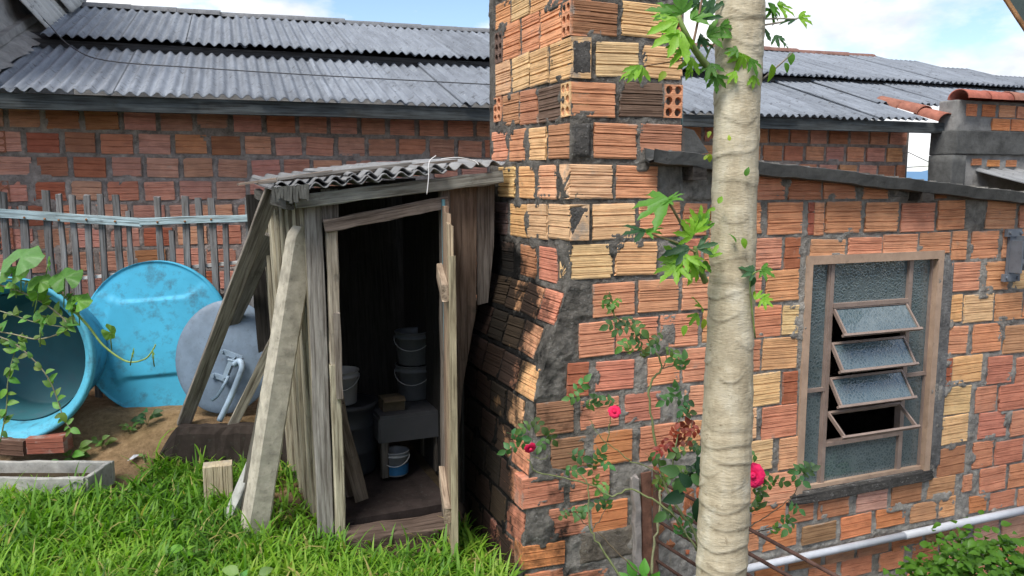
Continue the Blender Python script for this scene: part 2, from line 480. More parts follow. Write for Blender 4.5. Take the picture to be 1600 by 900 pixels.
def mat_ground():
    m = Mat("soil", 0.95, 0.1)
    P = m.geo.outputs["Position"]
    n = m.noise(P, 3.0, 8, 0.7)
    soil = m.ramp(n, [(0.3, (0.035, 0.026, 0.017)), (0.55, (0.075, 0.055, 0.034)), (0.75, (0.12, 0.092, 0.06))])
    a = m.n.new("ShaderNodeAttribute"); a.attribute_name = "sand"
    sn = m.noise(P, 22, 8, 0.72)
    sand = m.ramp(sn, [(0.3, (0.17, 0.105, 0.055)), (0.55, (0.33, 0.215, 0.12)), (0.75, (0.43, 0.30, 0.18))])
    c = m.mix(a.outputs["Fac"], soil, sand)
    c = m.mix(m.ramp(m.noise(P, 1.4, 4), [(0.5, 0.0), (0.7, 0.5)]), c, m.mix(1.0, c, (0.5, 0.6, 0.4), 'MULTIPLY'))
    m.color(c); m.bump(m.math('ADD', sn, m.noise(P, 80, 5, 0.7)), 0.9, 0.02)
    return m.m

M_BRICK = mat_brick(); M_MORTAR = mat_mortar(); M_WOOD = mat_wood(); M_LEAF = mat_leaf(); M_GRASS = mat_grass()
M_GLASS = mat_glass(); M_FIBER = mat_fiber(); M_TRUNK = mat_trunk(); M_GROUND = mat_ground()
M_PLASTER = mat_plaster("cement_render", (0.30, 0.29, 0.275))
M_DARKCEM = mat_plaster("stained_cement", (0.13, 0.13, 0.125), 5, 0.35)
M_PLASTIC = mat_tint("plastic", 0.42, 0.4, 7, 0.82, 1.08, 0, 0.35, (0.03, 0.06, 0.07), 0.1)
M_LID = mat_tint("scuffed_plastic", 0.5, 0.35, 3.2, 0.8, 1.1, 0, 0.85, (0.05, 0.10, 0.125), 0.2, 0.50)
M_METAL = mat_tint("painted_metal", 0.45, 0.5, 12, 0.75, 1.1, 0.0, 0.5, (0.05, 0.045, 0.04), 0.15)
M_RUST = mat_tint("rusty_iron", 0.8, 0.3, 25, 0.5, 1.3, 0.2, 0.6, (0.14, 0.055, 0.03), 0.5)
M_CLAY = mat_tint("clay_tile", 0.85, 0.2, 12, 0.6, 1.2, 0, 0.7, (0.07, 0.05, 0.045), 0.4)
M_CONC = mat_tint("old_concrete", 0.9, 0.2, 14, 0.6, 1.2, 0, 0.75, (0.07, 0.07, 0.06), 0.6)
M_PETAL = mat_tint("petal", 0.55, 0.3, 30, 0.8, 1.15, 0, 0.2, (0.3, 0.01, 0.05), 0.2)
M_STEM = mat_tint("stem", 0.6, 0.3, 40, 0.7, 1.2, 0, 0.4, (0.07, 0.05, 0.03), 0.3)
def mat_flat(name, col, rough=0.6):
    m = Mat(name, rough); n = m.noise(m.geo.outputs["Position"], 9, 5)
    m.color(m.mix(n, tuple(x * .8 for x in col), tuple(min(1, x * 1.15) for x in col)))
    return m.m

# ================================================================ the ground
def smooth(a, b, x):
    t = np.clip((x - a) / (b - a), 0, 1)
    return t * t * (3 - 2 * t)
def ground_z(x, y):
    x = np.asarray(x, dtype=float); y = np.asarray(y, dtype=float)
    left = smooth(-1.70, -2.15, x)
    edge = 4.43 - 0.36 * left                         # where the sand bed begins
    wide = 0.06 + 0.60 * left
    bed = 0.25 * smooth(edge, edge + wide, y) * smooth(-0.95, -1.15, x) * smooth(9.0, 7.5, y)
    drop = -0.95 * smooth(-0.02, 0.62, x + 0.12 * (y - 3.0)) * smooth(30, 12, np.abs(y))
    bump = 0.03 * (fbm(x, y, 2.2, 5) - 0.5) + 0.016 * (fbm(x, y, 9, 9) - 0.5)
    near = smooth(14, 8, np.hypot(x, y))
    bed = bed - 0.10 * smooth(-2.1, -.85, x) * smooth(4.4, 3.9, y) * smooth(0.5, 1.6, y)
    return bed + drop * smooth(14, 8, np.abs(x)) + bump * near
def build_ground():
    def axis(lo, hi, step):
        a = list(np.arange(lo, hi + 1e-6, step))
        s, e, d = lo, hi, step
        left, right = [], []
        while s > -4000: d *= 1.35; s -= d; left.append(s)
        d = step
        while e < 4000: d *= 1.35; e += d; right.append(e)
        return np.array(left[::-1] + a + right)
    xs, ys = axis(-4.0, 4.5, 0.035), axis(1.5, 6.5, 0.035)
    X, Y = np.meshgrid(xs, ys)
    Zg = ground_z(X, Y)
    me = np_mesh("ground", np.stack([X.ravel(), Y.ravel(), Zg.ravel()], 1), grid_faces(len(ys), len(xs)), M_GROUND)
    sand = smooth(3.98, 4.25, Y + 0.25 * (fbm(X, Y, 4, 3) - 0.5)) * smooth(-1.05, -1.2, X) * smooth(8, 6, Y)
    a = me.attributes.new("sand", 'FLOAT', 'POINT'); a.data.foreach_set("value", sand.ravel().astype(np.float32))
    structure(link("ground", me))
build_ground()
def build_hills():
    n = 80
    vs, fs = [], []
    for i in range(n + 1):
        x = -3000 + 6000 * i / n
        h = 70 + 55 * mnoise.noise(Vector((x * 0.0016, 0.3, 0))) + 16 * mnoise.noise(Vector((x * 0.006, 2.3, 0)))
        for k in range(6):
            t = k / 5
            vs.append((x, 3000 + 900 * t, -5 + h * math.sin(t * math.pi / 2) + 6 * mnoise.noise(Vector((x * .01, t * 4, 1)))))
    for i in range(n):
        for k in range(5):
            a = i * 6 + k; fs.append((a, a + 6, a + 7, a + 1))
    structure(MB().add(vs, fs).build("hills", mat_flat("far_hills", (0.10, 0.20, 0.33), 1.0), None, True))
build_hills()

# ================================================================ bricks
def unit(name, prof, jag, seed, mat=M_BRICK):
    """a brick of unit width/height/depth: grooved face at y=0, body to y=1"""
    rnd = random.Random(seed)
    vl, vr = [], []
    dl = dr = 0
    for (z, y) in prof:
        dl = dl * .3 + rnd.uniform(-jag, jag); dr = dr * .3 + rnd.uniform(-jag, jag)
        vl.append((-.5 + abs(dl), y, z - .5)); vr.append((.5 - abs(dr), y, z - .5))
    n = len(prof)
    vs = vl + vr + [(-.5, 1, -.5), (.5, 1, -.5), (-.5, 1, .5), (.5, 1, .5)]
    bl, br, tl, tr = 2 * n, 2 * n + 1, 2 * n + 2, 2 * n + 3
    fs = [(i, n + i, n + i + 1, i + 1) for i in range(n - 1)]
    fs += [(0, bl, br, n), (n - 1, 2 * n - 1, tr, tl)]
    fs += [tuple(list(range(n)) + [tl, bl]), tuple(list(range(2 * n - 1, n - 1, -1)) + [br, tr])]
    return MB().add(vs, fs).mesh(name, mat)
def grooved(seed, jag=0.02, fine=True):
    rnd = random.Random(seed * 7 + 1)
    prof = [(0, .03)]
    for k in range(3):
        z0 = k / 3 + rnd.uniform(-.015, .015)
        off = rnd.uniform(-.01, .012)
        if k: prof += [(z0 - .004, .012 + off), (z0 + .006, .10), (z0 + .026, .09)]
        prof += [(z0 + .04, off), (z0 + .10, off + .012)]
        if fine:
            for q in range(rnd.choice((1, 2, 2, 3))):
                zz_ = z0 + .12 + .06 * q + rnd.uniform(-.012, .012); dp = rnd.uniform(.025, .07)
                prof += [(zz_ - .010, off + .006), (zz_, off + dp), (zz_ + .010, off + .005)]
    prof += [(.975, .008), (1, .03)]
    prof = sorted(prof)
    return unit("brick", prof, jag, seed)
BR_STD = [grooved(s, (.012, .02, .03, .05)[s % 4]) for s in range(16)]
BR_SMOOTH = [grooved(s + 50, 0.014, False) for s in range(4)]
BR_FAR = [grooved(s + 80, 0.03, s % 2 == 0) for s in range(8)]
def holed_unit(name="holed_brick"):
    mb = MB()
    cols, rows = 2, 3
    for i in range(cols):
        for j in range(rows):
            x0, x1 = -.5 + i / cols, -.5 + (i + 1) / cols
            z0, z1 = -.5 + j / rows, -.5 + (j + 1) / rows
            cx, cz = (x0 + x1) / 2, (z0 + z1) / 2
            sq = [(x1, cz), (x1, z1), (cx, z1), (x0, z1), (x0, cz), (x0, z0), (cx, z0), (x1, z0)]
            oc = [(cx + math.cos(k * math.pi / 4) * .40 / cols, cz + math.sin(k * math.pi / 4) * .40 / rows) for k in range(8)]
            vs = [(x, 0, z) for x, z in sq] + [(x, 0.0, z) for x, z in oc] + [(x, .75, z) for x, z in oc]
            fs = [(k, 8 + k, 8 + (k + 1) % 8, (k + 1) % 8) for k in range(8)] + [(8 + k, 16 + k, 16 + (k + 1) % 8, 8 + (k + 1) % 8) for k in range(8)] + [tuple(range(16, 24))]
            mb.add(vs, fs)
    mb.add([(-.5, 0, -.5), (.5, 0, -.5), (.5, 0, .5), (-.5, 0, .5), (-.5, 1, -.5), (.5, 1, -.5), (.5, 1, .5), (-.5, 1, .5)],
           [(0, 1, 5, 4), (1, 2, 6, 5), (2, 3, 7, 6), (3, 0, 4, 7)])
    return mb.mesh(name, M_BRICK)
BR_HOLED = holed_unit()
PAL = {'y': (.80, .53, .285), 'z': (.78, .45, .235), 'o': (.73, .355, .205), 'r': (.63, .27, .165), 's': (.44, .15, .09), 'S': (.66, .27, .125),
       'd': (.17, .115, .095), 'D': (.36, .18, .115), 'e': (.52, .26, .15), 'k': (.32, .185, .10), 'K': (.44, .20, .11), 'q': (.70, .345, .255), 'Q': (.60, .30, .225), 'm': (.56, .30, .18), 'p': (.64, .36, .28)}
def parse(t):
    return [tuple(float(q) for q in r.split(',')[:4]) + (r.split(',')[4],) for r in t.split()]
def lay(parent, P, X, Yv, Zv, w, h, code, depth=.09, name="brick", far=False, tilt=0.9):
    c = PAL[code]; f = random.uniform(.92, 1.09)
    col = (c[0] * f * random.uniform(.96, 1.04), c[1] * f * random.uniform(.93, 1.07), c[2] * f * random.uniform(.9, 1.1))
    me = random.choice(BR_FAR if far else (BR_SMOOTH if code in 'sSKp' else BR_STD))
    M = basis(P, X, Yv, Zv) @ Matrix.Rotation(R(random.gauss(0, tilt)), 4, 'Y') @ Matrix.Diagonal((w, depth, h, 1))
    return link(name, me, M, parent, col)
FRONT_BRICKS="""0.109,2.264,0.203,0.129,D 0.327,2.272,0.198,0.137,y 0.213,2.107,0.2,0.138,y 0.427,2.106,0.203,0.13,y 0.105,1.941,0.205,0.138,o 0.33,1.95,0.209,0.141,d 0.21,1.778,0.208,0.144,o 0.429,1.791,0.206,0.123,e 0.098,1.61,0.207,0.141,y 0.318,1.609,0.202,0.137,o 0.21,1.445,0.205,0.15,y 0.433,1.448,0.209,0.151,o 0.615,1.447,0.124,0.14,o 0.104,1.279,0.207,0.145,y 0.321,1.285,0.208,0.143,z 0.6,1.289,0.097,0.147,r 0.77,1.289,0.208,0.15,o 0.216,1.113,0.202,0.143,o 0.437,1.118,0.202,0.141,o 0.663,1.118,0.212,0.144,o 0.85,1.123,0.135,0.147,o 0.136,0.947,0.169,0.149,o 0.333,0.953,0.208,0.147,o 0.55,0.955,0.201,0.15,o 0.78,0.962,0.218,0.148,o 0.049,0.779,0.1,0.147,s 0.227,0.781,0.189,0.13,r 0.472,0.782,0.166,0.128,o 0.678,0.793,0.208,0.154,o 0.86,0.797,0.115,0.154,o -0.056,0.623,0.175,0.142,k 0.155,0.621,0.187,0.131,r 0.371,0.626,0.183,0.128,r 0.684,0.626,0.209,0.138,o 0.864,0.632,0.109,0.141,o 0.013,0.462,0.182,0.136,k 0.222,0.46,0.194,0.148,S 0.453,0.456,0.191,0.16,r 0.622,0.462,0.114,0.145,o 0.803,0.464,0.216,0.148,o -0.111,0.311,0.193,0.133,r 0.11,0.312,0.194,0.139,r 0.808,0.276,0.21,0.144,o 0.013,0.156,0.191,0.133,r 0.212,0.148,0.177,0.139,S -0.106,0.023,0.202,0.104,S -0.104,-0.111,0.181,0.123,r 0.107,-0.145,0.203,0.111,r 1.021,1.588,0.159,0.116,o 0.805,1.603,0.235,0.141,o 1.216,1.585,0.196,0.112,r 1.426,1.579,0.2,0.096,o 1.647,1.571,0.168,0.083,o 2.092,1.542,0.076,0.026,o 0.833,1.444,0.28,0.141,o 1.109,1.444,0.2,0.148,o 1.26,1.44,0.034,0.153,s 1.31,1.438,0.058,0.157,o 1.457,1.444,0.222,0.15,o 1.7,1.441,0.216,0.144,o 1.938,1.436,0.226,0.144,o 2.172,1.444,0.19,0.15,o 2.535,1.442,0.227,0.155,o 2.793,1.43,0.238,0.121,o 1.022,1.283,0.153,0.145,o 1.162,1.28,0.09,0.15,s 1.373,1.294,0.211,0.092,o 1.605,1.295,0.221,0.097,o 1.836,1.301,0.227,0.106,o 2.071,1.304,0.219,0.108,o 2.244,1.286,0.106,0.15,o 2.432,1.284,0.205,0.145,o 2.668,1.286,0.219,0.152,o 0.917,1.133,0.144,0.145,o 1.111,1.13,0.194,0.148,o 2.303,1.121,0.211,0.152,o 2.532,1.116,0.2,0.152,o 2.766,1.109,0.219,0.148,y 1.023,0.966,0.177,0.149,r 1.167,0.964,0.095,0.141,y 2.245,0.955,0.107,0.146,z 2.42,0.948,0.217,0.149,y 2.648,0.943,0.21,0.148,o 2.871,0.94,0.208,0.147,o 0.93,0.808,0.142,0.152,r 1.114,0.807,0.204,0.152,z 2.278,0.786,0.151,0.149,o 2.503,0.781,0.216,0.155,o 2.763,0.757,0.262,0.155,m 1.021,0.641,0.202,0.155,y 1.183,0.634,0.085,0.158,s 2.229,0.616,0.047,0.153,s 2.366,0.621,0.221,0.148,z 2.617,0.596,0.191,0.151,r 2.885,0.578,0.274,0.151,r 0.923,0.481,0.136,0.149,y 1.128,0.473,0.207,0.159,r 2.309,0.457,0.206,0.152,y 2.53,0.44,0.159,0.145,r 2.755,0.431,0.254,0.147,r 0.987,0.319,0.214,0.149,y 1.19,0.308,0.109,0.158,z 2.301,0.296,0.207,0.154,y 2.599,0.288,0.218,0.147,r 2.861,0.275,0.238,0.147,r 0.907,0.161,0.186,0.146,o 1.154,0.138,0.234,0.157,o 2.301,0.12,0.203,0.159,K 2.539,0.126,0.161,0.152,r 2.748,0.116,0.219,0.135,r 2.981,0.108,0.201,0.123,r 0.846,0.014,0.232,0.137,r 1.089,0.007,0.205,0.121,S 1.288,0.003,0.149,0.12,K 1.494,-0.003,0.201,0.122,K 1.749,-0.008,0.211,0.125,p 1.988,-0.013,0.211,0.114,K 2.239,-0.016,0.201,0.113,m 2.436,-0.022,0.07,0.096,o 2.631,-0.028,0.206,0.143,r 2.877,-0.036,0.23,0.138,r 0.991,-0.108,0.088,0.098,r 1.16,-0.119,0.205,0.103,S 1.408,-0.134,0.215,0.095,k 1.651,-0.137,0.199,0.118,S 1.888,-0.129,0.203,0.103,S 2.119,-0.138,0.198,0.105,m 2.29,-0.136,0.121,0.114,z 2.529,-0.155,0.132,0.094,S 2.725,-0.161,0.204,0.099,r 2.987,-0.17,0.263,0.102,r 1.325,-0.267,0.2,0.075,K 1.552,-0.273,0.192,0.08,m 1.775,-0.271,0.209,0.082,m 2.014,-0.281,0.209,0.084,S 2.241,-0.274,0.179,0.078,m 2.401,-0.284,0.124,0.075,m 2.613,-0.333,0.196,0.15,p 2.865,-0.358,0.248,0.149,p 1.109,-0.28,0.18,0.114,S 1.442,-0.374,0.18,0.125,r 1.669,-0.362,0.206,0.099,r 1.91,-0.372,0.174,0.101,r 2.148,-0.386,0.186,0.133,K 2.338,-0.402,0.158,0.128,m 2.736,-0.489,0.217,0.086,S 2.988,-0.511,0.238,0.088,r 2.136,-0.543,0.201,0.138,r 2.373,-0.565,0.22,0.153,m 2.626,-0.586,0.229,0.137,r 2.891,-0.623,0.24,0.128,r"""
LEFT_BRICKS="""0.749,2.41,0.194,0.116,o 0.533,2.404,0.206,0.101,y 0.31,2.392,0.197,0.096,z 0.096,2.378,0.194,0.1,o 0.642,2.269,0.202,0.164,o 0.413,2.268,0.195,0.16,o 0.197,2.262,0.212,0.164,o 0.75,2.111,0.196,0.158,y 0.524,2.11,0.207,0.155,y 0.313,2.106,0.186,0.152,y 0.097,2.104,0.208,0.161,y 0.642,1.953,0.204,0.143,e 0.433,1.947,0.199,0.153,e 0.208,1.939,0.223,0.147,d 0.795,1.787,0.22,0.147,o 0.562,1.782,0.197,0.148,o 0.331,1.778,0.19,0.142,y 0.107,1.777,0.206,0.142,e 0.701,1.611,0.212,0.146,y 0.445,1.609,0.187,0.146,z 0.223,1.609,0.201,0.146,z 0.797,1.431,0.223,0.16,d 0.549,1.43,0.206,0.154,z 0.332,1.435,0.214,0.155,y 0.098,1.443,0.214,0.148,y 0.688,1.247,0.154,0.145,d 0.435,1.245,0.174,0.146,e 0.204,1.252,0.188,0.149,r"""
HOLED_LEFT="""0.799,2.264,0.096,0.146,d 0.041,2.258,0.077,0.135,o 0.819,1.968,0.097,0.118,o 0.043,1.942,0.084,0.135,y"""
HOLED_FRONT="""0.473,2.26,0.082,0.104,o 0.486,1.95,0.089,0.138,o"""

# ================================================================ brick house with the chimney (front right)
house = thing("brick_house", HP(1.2, 0, -0.9), "unplastered hollow brick house with louvred window and square chimney at right", "house")
CHW = 0.53                       # chimney width along the wall
TOPZ, BOTZ = 2.75, -1.0
WIN = (1.262, 2.112, 0.095, 1.245)
def gut_z(u): return 1.765 - 0.0835 * u       # underside line of the gutter
def u_left(z):
    z = np.asarray(z, dtype=float)
    return np.where(z >= 1.2, 0.0, np.where(z >= .72, -(1.2 - z) / .48 * .153, -.153 - (.72 - z) * .07))
def rows_mask(bricks, A, B):
    """signed distance into the nearest brick face (positive inside)"""
    out = np.full(A.shape, -1.0)
    for (a, z, w, h, *_r) in bricks:
        d = np.minimum(w / 2 - np.abs(A - a), h / 2 - np.abs(B - z))
        np.maximum(out, d, out=out)
    return out
def mortar_disp(A, B, ins, seed):
    n = fbm(A, B, 38, seed, 4); big = fbm(A, B, 9, seed + 5, 3)
    d = -0.013 + 0.010 * n + 0.014 * (big - .5) + 0.006 * fbm(A, B, 120, seed + 9, 2)
    open_ = np.clip((-ins - .012) / .02, 0, 1)                     # far from bricks: a full bed of mortar
    d = d + open_ * 0.006
    smear = np.clip((big - .60) * 9, 0, 1)                         # here and there it runs over the brick edges
    deep = np.clip((ins - .004 - .022 * smear) / .006, 0, 1)
    return d * (1 - deep) + (-0.02) * deep + smear * (1 - deep) * 0.004
front_all = parse(FRONT_BRICKS); left_all = parse(LEFT_BRICKS)
holed_l = parse(HOLED_LEFT); holed_f = parse(HOLED_FRONT)
# courses of the sheltered side below the shoulder, following the slant
low_left = []
zc = 1.085; row = 0
while zc > -0.75:
    s = 0.10 if row % 2 else 0.0
    while s < .98:
        w = random.uniform(.17, .205)
        low_left.append((s + w / 2 + .012, zc, w, .138, random.choice('ororzrk')))
        s += w + .016
    zc -= .158; row += 1
chimney_front = [b for b in front_all if b[0] < CHW + .02]
wall_front = [b for b in front_all if b[0] >= CHW + .02]

def mortar_sheet(name, A, B, pos, ins, seed, keep, col, parent):
    nr, nc = A.shape
    d = mortar_disp(A, B, ins, seed)
    d[:, 0] = d[:, -1] = -0.004
    P = pos(A, B, d)
    return np_mesh(name, P.reshape(-1, 3), grid_faces(nr, nc, keep), M_MORTAR)
Un, Vn, Cn = np.array(U), np.array(V), np.array(C0)
Zn = np.array((0, 0, 1.0))
def pos_front(A, B, d): return Cn + A[..., None] * Un - d[..., None] * Vn + B[..., None] * Zn
def pos_left(A, B, d): return Cn + (u_left(B) - d)[..., None] * Un + A[..., None] * Vn + B[..., None] * Zn
def merge(name, metas):
    bm = bmesh.new()
    for me in metas: bm.from_mesh(me)
    me = bpy.data.meshes.new(name); bm.to_mesh(me); bm.free(); me.materials.append(M_MORTAR)
    return me
# chimney mortar: front, sheltered side, plain back and far side
zz = np.arange(BOTZ, TOPZ, .0075); t = np.linspace(0, 1, 96)
Bz, T = np.meshgrid(zz, t, indexing='ij')
ul = u_left(Bz); A = ul + (CHW - ul) * T
m1 = mortar_sheet("a", A, Bz, pos_front, rows_mask(chimney_front + holed_f + [(.045, 2.107, .085, .13, 'y')], A, Bz), 3, None, None, None)
ss = np.linspace(0, .93, 122)
Bz2, S2 = np.meshgrid(zz, ss, indexing='ij')
m2 = mortar_sheet("b", S2[:, ::-1].copy(), Bz2, pos_left, rows_mask(left_all + low_left + holed_l, S2[:, ::-1], Bz2), 8, None, None, None)
mbx = MB()
mbx.add([HP(CHW, -.004, BOTZ), HP(CHW, -.93, BOTZ), HP(CHW, -.93, TOPZ), HP(CHW, -.004, TOPZ)], [(0, 1, 2, 3)])
mbx.add([HP(-.3, -.93, BOTZ), HP(CHW, -.93, BOTZ), HP(CHW, -.93, 1.2), HP(0, -.93, 1.2), HP(-.153, -.93, .72)], [(0, 1, 2, 3, 4)])
mbx.add([HP(0, -.93, 1.2), HP(CHW, -.93, 1.2), HP(CHW, -.93, TOPZ), HP(0, -.93, TOPZ)], [(0, 1, 2, 3)])
mbx.add([HP(0, 0, TOPZ), HP(CHW, 0, TOPZ), HP(CHW, -.93, TOPZ), HP(0, -.93, TOPZ)], [(0, 1, 2, 3)])
m3 = mbx.mesh("c")
chimney = link("chimney", merge("chimney", [m1, m2, m3]), None, house, (.36, .34, .31))
chimney["label"] = "square brick chimney with slanted shoulder, black algae on its left side"
for (a, z, w, h, c) in chimney_front:
    lay(chimney, HP(a, random.uniform(0, .004), z), U, V, Z, w, h, c)
for (a, z, w, h, c) in left_all:
    lay(chimney, C0 + V * a - U * random.uniform(0, .004) + Z * z, -V, U, Z, w, h, c)
for (a, z, w, h, c) in low_left:
    ua = float(u_left(z + h / 2)); ub_ = float(u_left(z - h / 2))
    Zs = (U * (ua - ub_) + Z * h).normalized()
    lay(chimney, C0 + V * a + U * (float(u_left(z)) - random.uniform(-.002, .003)) + Z * z, -V, Zs.cross(-V).normalized(), Zs, w, h, c, .085, tilt=1.6)
for (a, z, w, h, c) in holed_f:
    link("holed_brick", BR_HOLED, basis(HP(a, .003, z), U, V, Z) @ Matrix.Diagonal((w, .09, h, 1)), chimney, PAL[c])
for (a, z, w, h, c) in holed_l:
    link("holed_brick", BR_HOLED, basis(C0 + V * a - U * .003 + Z * z, -V, U, Z) @ Matrix.Diagonal((w, .09, h, 1)), chimney, PAL[c])
patch_rows = (2.107, 1.778, 1.443)
# mortar-choked brick ends at the corner, alternate courses
for z in (2.107, 1.778):
    link("holed_brick", BR_HOLED, basis(HP(.046, -.004, z), U, V, Z) @ Matrix.Diagonal((.088, .03, .138, 1)), chimney, (.13, .12, .11))

# wall right of the chimney
uu = np.arange(CHW, 3.35, .0075); z2 = np.arange(BOTZ, 1.80, .0075)
Bw, Aw = np.meshgrid(z2, uu, indexing='ij')
insw = rows_mask(wall_front, Aw, Bw)
cu, cz = (Aw[:-1, :-1] + Aw[1:, 1:]) / 2, (Bw[:-1, :-1] + Bw[1:, 1:]) / 2
keep = ~((cu > WIN[0] + .01) & (cu < WIN[1] - .01) & (cz > WIN[2] + .01) & (cz < WIN[3] - .01)) & (cz < gut_z(cu) + .02)
wall_me = mortar_sheet("wall", Aw, Bw, pos_front, insw, 21, keep, None, None)
wall = link("wall", wall_me, None, house, (.36, .34, .31))
for (a, z, w, h, c) in wall_front:
    lay(wall, HP(a, random.uniform(-.001, .004), z), U, V, Z, w, h, c, .08, tilt=1.1)
# broken, crumbling brick beside the hinged grille
for k in range(26):
    a, z = random.uniform(.34, .70), random.uniform(-.12, .33)
    r_ = random.uniform(.02, .05)
    mb = MB(); bm = bmesh.new(); bmesh.ops.create_icosphere(bm, subdivisions=1, radius=1)
    for q in bm.verts: q.co *= random.uniform(.65, 1.25)
    me = bpy.data.meshes.new("brick_fragment"); bm.to_mesh(me); bm.free(); me.materials.append(M_BRICK)
    link("brick_fragment", me, basis(HP(a, -.012, z), U, V, Z) @ Matrix.Rotation(random.uniform(0, 3), 4, 'Y') @ Matrix.Diagonal((r_ * 1.6, .022, r_, 1)), wall, (.47 * random.uniform(.8, 1.2), .17, .085))
# the rest of the shell, so that the inside is dark
sh = MB()
D_ = -1.75
def quad(a, b, c, d): sh.add([a, b, c, d], [(0, 1, 2, 3)])
quad(HP(CHW, D_, BOTZ), HP(3.34, D_, BOTZ), HP(3.34, D_, 1.2), HP(CHW, D_, 1.4))
quad(HP(3.34, -.01, BOTZ), HP(3.34, D_, BOTZ), HP(3.34, D_, 1.2), HP(3.34, -.01, 1.46))
quad(HP(CHW, -.94, BOTZ), HP(CHW, D_, BOTZ), HP(CHW, D_, 1.4), HP(CHW, -.94, 1.7))
sh.build("outer_wall", M_PLASTER, house)
rf = MB(); nu, nv = 150, 8
vs = []
for j in range(nv + 1):
    for i in range(nu + 1):
        u_ = CHW + .005 + (3.36 - CHW) * i / nu
        vs.append(HP(u_, -.045 - 1.78 * j / nv, gut_z(u_) - .075 - .16 * j / nv + .012 * math.sin(i * 1.15)))
rf.add(vs, [(j * (nu + 1) + i, j * (nu + 1) + i + 1, (j + 1) * (nu + 1) + i + 1, (j + 1) * (nu + 1) + i) for j in range(nv) for i in range(nu)])
rf.build("roof", M_FIBER, house, True, (.26, .26, .26))
# patches of smooth cement on the wall
def patch(name, u0, u1, z0, z1, proud, parent, seed, col=(.25, .245, .235)):
    n = 26
    a, b = np.meshgrid(np.linspace(0, 1, n), np.linspace(0, 1, n))
    e = np.minimum(np.minimum(a, 1 - a), np.minimum(b, 1 - b))
    wob = .05 * (fbm(a * 3, b * 3, 2, seed) - .5)
    A_, B_ = u0 + (u1 - u0) * (a + wob * (a - .5) * 2), z0 + (z1 - z0) * (b + wob * (b - .5) * 2)
    d = proud * np.clip((e + .12 * (fbm(a, b, 6, seed + 2) - .5)) * 9, -1, 1) + .004 * (fbm(a, b, 12, seed + 3) - .5)
    d = np.where(e < .001, -.015, d)
    return link(name, np_mesh(name, pos_front(A_, B_, d).reshape(-1, 3), grid_faces(n, n), M_MORTAR), None, parent, col)
for q_, z in enumerate(patch_rows): patch("cement_patch", .002, .094, z - .074, z + .074, .008, chimney, 30 + q_, (.26, .25, .24))
patch("cement_patch", .545, .70, 1.525, 1.70, .006, wall, 1, (.30, .285, .26))
patch("cement_patch", .06, .36, -.055, .095, .006, chimney, 4, (.26, .225, .185))
patch("cement_patch", 1.74, 1.86, 1.535, 1.63, .006, wall, 7)
patch("cement_patch", 2.115, 2.215, .08, 1.25, .005, wall, 9, (.22, .22, .22))
patch("window_sill", 1.18, 2.20, .035, .10, .018, wall, 12, (.10, .095, .09))

# ---------------------------------------------------------------- window
BROWN = (.42, .29, .205)
window = None
def wbox(mb, u0, u1, z0, z1, d0, d1):
    return mb.box(HP((u0 + u1) / 2, (d0 + d1) / 2, (z0 + z1) / 2), U * (u1 - u0), -V * (d1 - d0), Z * (z1 - z0))
fr = MB()
W0, W1, Wb, Wt = WIN
F = .028
wbox(fr, W0 - .02, W0 + F - .01, Wb - .004, Wt + .02, -.085, .008)
wbox(fr, W1 - F + .01, W1 + .02, Wb - .004, Wt + .02, -.085, .0078)
wbox(fr, W0 + F - .01, W1 - F + .01, Wt - F + .006, Wt + .0195, -.085, .0076)
wbox(fr, W0 + F - .01, W1 - F + .01, Wb - .003, Wb + .024, -.085, -.012)
window = fr.build("window", M_METAL, house, False, BROWN)
window["label"] = "brown framed window of figured glass with four louvres tilted open"
i0, i1 = W0 + F - .01, W1 - F + .01
M0, M1 = W0 + .165, W1 - .175                # mullions either side of the louvres
IRON = (.27, .20, .165)
def bar(name, u0, u1, z0, z1, d0, d1): return wbox(MB(), u0, u1, z0, z1, d0, d1).build(name, M_METAL, window, False, IRON)
zt, zb = Wt - F + .006, Wb + .024
bar("mullion", M0 - .011, M0 + .011, zb, zt, -.055, -.018)
bar("mullion", M1 - .011, M1 + .011, zb, zt, -.055, -.018)
ztop = zt - .205
LZ = [ztop - .175 * k for k in range(5)]
bar("transom", M0 + .011, M1 - .011, ztop - .014, ztop + .006, -.06, -.012)
bar("transom", M0 + .011, M1 - .011, LZ[4] - .012, LZ[4] + .006, -.06, -.014)
for (a, b, zq) in ((i0, M0 - .011, .60), (M1 + .011, i1, .62)):
    bar("transom", a, b, zq - .009, zq + .009, -.052, -.02)
    bar("stile", a, a + .010, zb, zt, -.051, -.023); bar("stile", b - .010, b, zb, zt, -.051, -.023)
def pane(P, X, Y, w, h, t=.004):
    """figured glass sheet; local X across, local Y up"""
    n = X.cross(Y)
    mb = MB().abox(-w / 2, w / 2, -h / 2, h / 2, -t / 2, t / 2)
    return mb.build("pane", M_GLASS, window, False, (1, 1, 1), basis(P, X, Y, n))
def vpane(u0, u1, z0, z1, d=-.037):
    return pane(HP((u0 + u1) / 2, d, (z0 + z1) / 2), U, Z, u1 - u0, z1 - z0)
for (a, b, zq) in ((i0, M0 - .011, .60), (M1 + .011, i1, .62)):
    vpane(a + .010, b - .010, zq + .009, zt); vpane(a + .010, b - .010, zb, zq - .009)
vpane(M0 + .011, M1 - .011, ztop + .006, zt)
vpane(M0 + .011, M1 - .011, zb, LZ[4] - .012)
uc, wl_ = (M0 + M1) / 2, (M1 - M0) - .03
